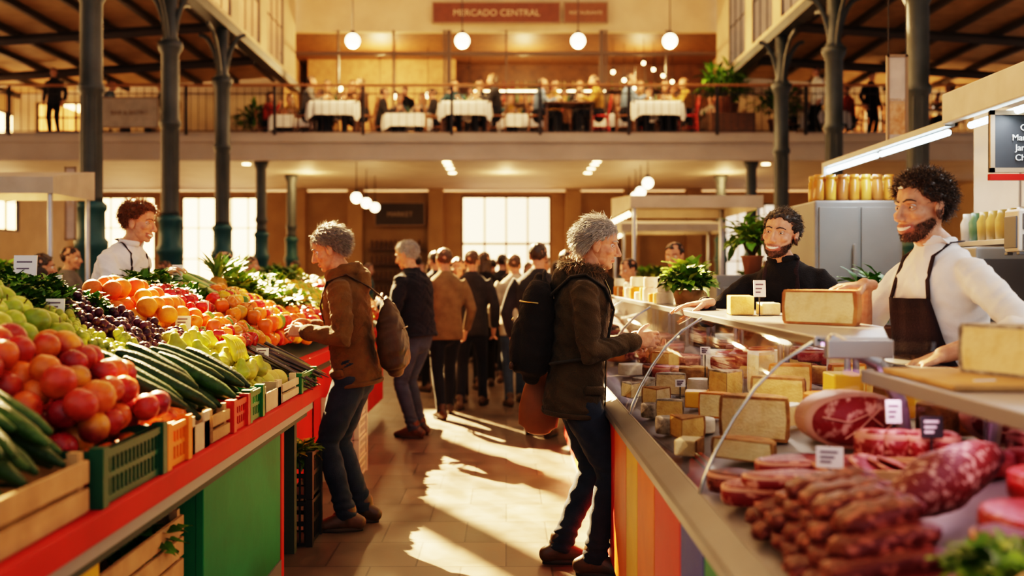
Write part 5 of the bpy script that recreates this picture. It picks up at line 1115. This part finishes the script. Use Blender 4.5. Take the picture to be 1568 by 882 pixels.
def market_stall(x0,x1,y0,y1,z,m,seed,awn=True):
    E=empty('market_stall',((x0+x1)/2,(y0+y1)/2,0)); w=(x1-x0)/2; d=(y1-y0)/2
    if awn:
        mb=MB(); V=[(-w,-d,z),(w,-d,z),(w,d,z),(-w,d,z),(-w,-d,z+.03),(w,-d,z+.03),(w,d,z+.16),(-w,d,z+.16)]
        mb.add(V,[[(0,3,2,1),(4,5,6,7),(0,1,5,4),(1,2,6,5),(2,3,7,6),(3,0,4,7)]])
        for a,b_ in((0,1),(1,2),(2,3),(3,0)):
            p=np.array(V[a]);q=np.array(V[b_]); mb.add([p,q,q-(0,0,.12),p-(0,0,.12)],[[(0,1,2,3)]])
        mb.obj('awning',m,E,False); mb=MB()
        for sx in(-1,1):
            for sy in(-1,1): tube(mb,[(sx*(w-.05),sy*(d-.05),0),(sx*(w-.05),sy*(d-.05),z)],.025,8)
        mb.obj('poles',steel,E)
        mb=MB()
        for t in np.linspace(-.95,.95,7): ell(mb,(-w-.02,d*t,z-.2),.03,T=SP)
        tube(mb,[(-w-.02,-d,z-.17),(-w-.02,d,z-.17)],.006,5); mb.obj('string_bulbs',glowM,E)
        plight('stall_lamp',((x0+x1)/2,(y0+y1)/2,z-.25),25)
    mb=MB(); mb.box(-w+.1,w-.1,-d+.2,d-.2,0,.85); mb.box(-w+.3,w-.3,d-.6,d-.25,.85,1.35); mb.obj('table',woodD,E,False,.01); mb=MB(); rg=np.random.RandomState(seed)
    for i in range(150):
        T_,C_=[(AP,(.6,.05,.02)),(PE,(.8,.3,.02)),(PR,(.3,.4,.04)),(PP,(.7,.5,.03)),(PE,(.25,.35,.05))][rg.randint(5)]
        mb.add(T_[0]*.07@Rr(rg).T+np.array((rg.uniform(-w+.2,w-.2),rg.uniform(-d+.3,d-.3),.91+rg.rand()*.22)),T_[1],np.array(C_)*rg.uniform(.7,1.2))
    for i in range(10): foliage(mb,(rg.uniform(-w+.4,w-.4),d-.4,1.42),(.12,.12,.1),30,.12,.04,G1+G2,rg)
    mb.obj('goods',fruitM,E)
canv=M('white_canvas',(.55,.47,.37),.8,col2=(.47,.40,.31))
market_stall(1.5,3.1,12,14.2,2.38,canv,1); market_stall(3.4,5.1,14.5,17,2.4,canv,2,False); market_stall(-5.6,-4.05,8.9,9.8,2.3,canv,3); market_stall(-4.4,-2.7,13,15.0,2.5,canv,4,False); market_stall(2.2,4.2,19,20.5,2.4,canv,5); market_stall(-8.2,-6.2,8.6,12,2.25,canv,6,False); market_stall(6.5,9,13,16,2.4,canv,7,False); market_stall(-9,-6.6,15,18,2.4,canv,8,False)
sign('stall_poster',-5.72,-5.57,12.9,1.9,2.85,(.62,.50,.44),['A'],tcol=(.6,.08,.04),ts=.12,th=.02)
sign('wall_sign',-3.9,-2.4,29.5,2.9,3.6,(.03,.022,.018),['MARKET'],tcol=(.4,.3,.2),ts=.2)
mb=MB(); 
for x in(-6.2,-4.5,-2.1,2.0,3.75,5.6): mb.box(x-.22,x+.22,29.6,29.998,0,4.01)
mb.obj('pilasters',tanw,smooth=False)
mb=MB(); 
for z in np.arange(.4,2.4,.45): mb.box(-4.1,-2.45,29.5,29.95,z,z+.04); mb.box(2.3,3.45,29.5,29.95,z,z+.04)
for z in np.arange(.44,2.3,.45):
    for x in list(np.arange(-4.0,-2.5,.14))+list(np.arange(2.35,3.4,.14)): lathe(mb,[(.04,0),(.045,.2),(.02,.26),(0,.26)],(x,29.7,z),8)
mb.obj('bottle_shelves',woodD,smooth=False)
wpl=M('white_plastic',(.50,.45,.38),.5)
for i in range(4): crate('stacked_crate',-1.28,-1.05,7.0,7.4,i*.145,.14,wpl,'pl')
# ================================================================ LIGHT
sd=nrm((-.69,1.30,1.0))
L=D.lights.new('sun','SUN'); L.energy=125; L.color=(1,.60,.27); L.angle=rad(.6); o=link(D.objects.new('sun',L)); o.rotation_euler=Vector(sd).to_track_quat('Z','Y').to_euler()
w=D.worlds.new('sky'); SC.world=w; w.use_nodes=True; nt=w.node_tree; n=nt.nodes; l=nt.links; bg=n['Background']
tc_=n.new('ShaderNodeTexCoord'); dt_=n.new('ShaderNodeVectorMath'); dt_.operation='DOT_PRODUCT'; dt_.inputs[1].default_value=tuple(nrm((-.75,.6,.3))); l.new(tc_.outputs['Generated'],dt_.inputs[0])
rp=n.new('ShaderNodeValToRGB'); e=rp.color_ramp.elements; e[0].position=0; e[0].color=(.37,.36,.365,1); e[1].position=1; e[1].color=(9.0,4.6,1.6,1); x=rp.color_ramp.elements.new(.45); x.color=(.85,.60,.40,1); x=rp.color_ramp.elements.new(.75); x.color=(4.4,2.5,1.1,1)
l.new(dt_.outputs['Value'],rp.inputs[0]); l.new(rp.outputs[0],bg.inputs[0]); bg.inputs[1].default_value=2.2
# ================================================================ CAMERA
c=D.cameras.new('camera'); c.lens=35; c.sensor_width=36; c.shift_x=.0057; c.shift_y=-.0128; c.clip_start=.05; c.clip_end=200
c.dof.use_dof=True; c.dof.focus_distance=4.6; c.dof.aperture_fstop=1.6
o=link(D.objects.new('camera',c)); o.location=(0,0,1.45); o.rotation_euler=(rad(90),0,0); SC.camera=o
try: SC.view_settings.view_transform='Filmic'; SC.view_settings.look='High Contrast'; SC.view_settings.exposure=-.02
except Exception as ex: print(ex)
print('done',time.time()-T0)
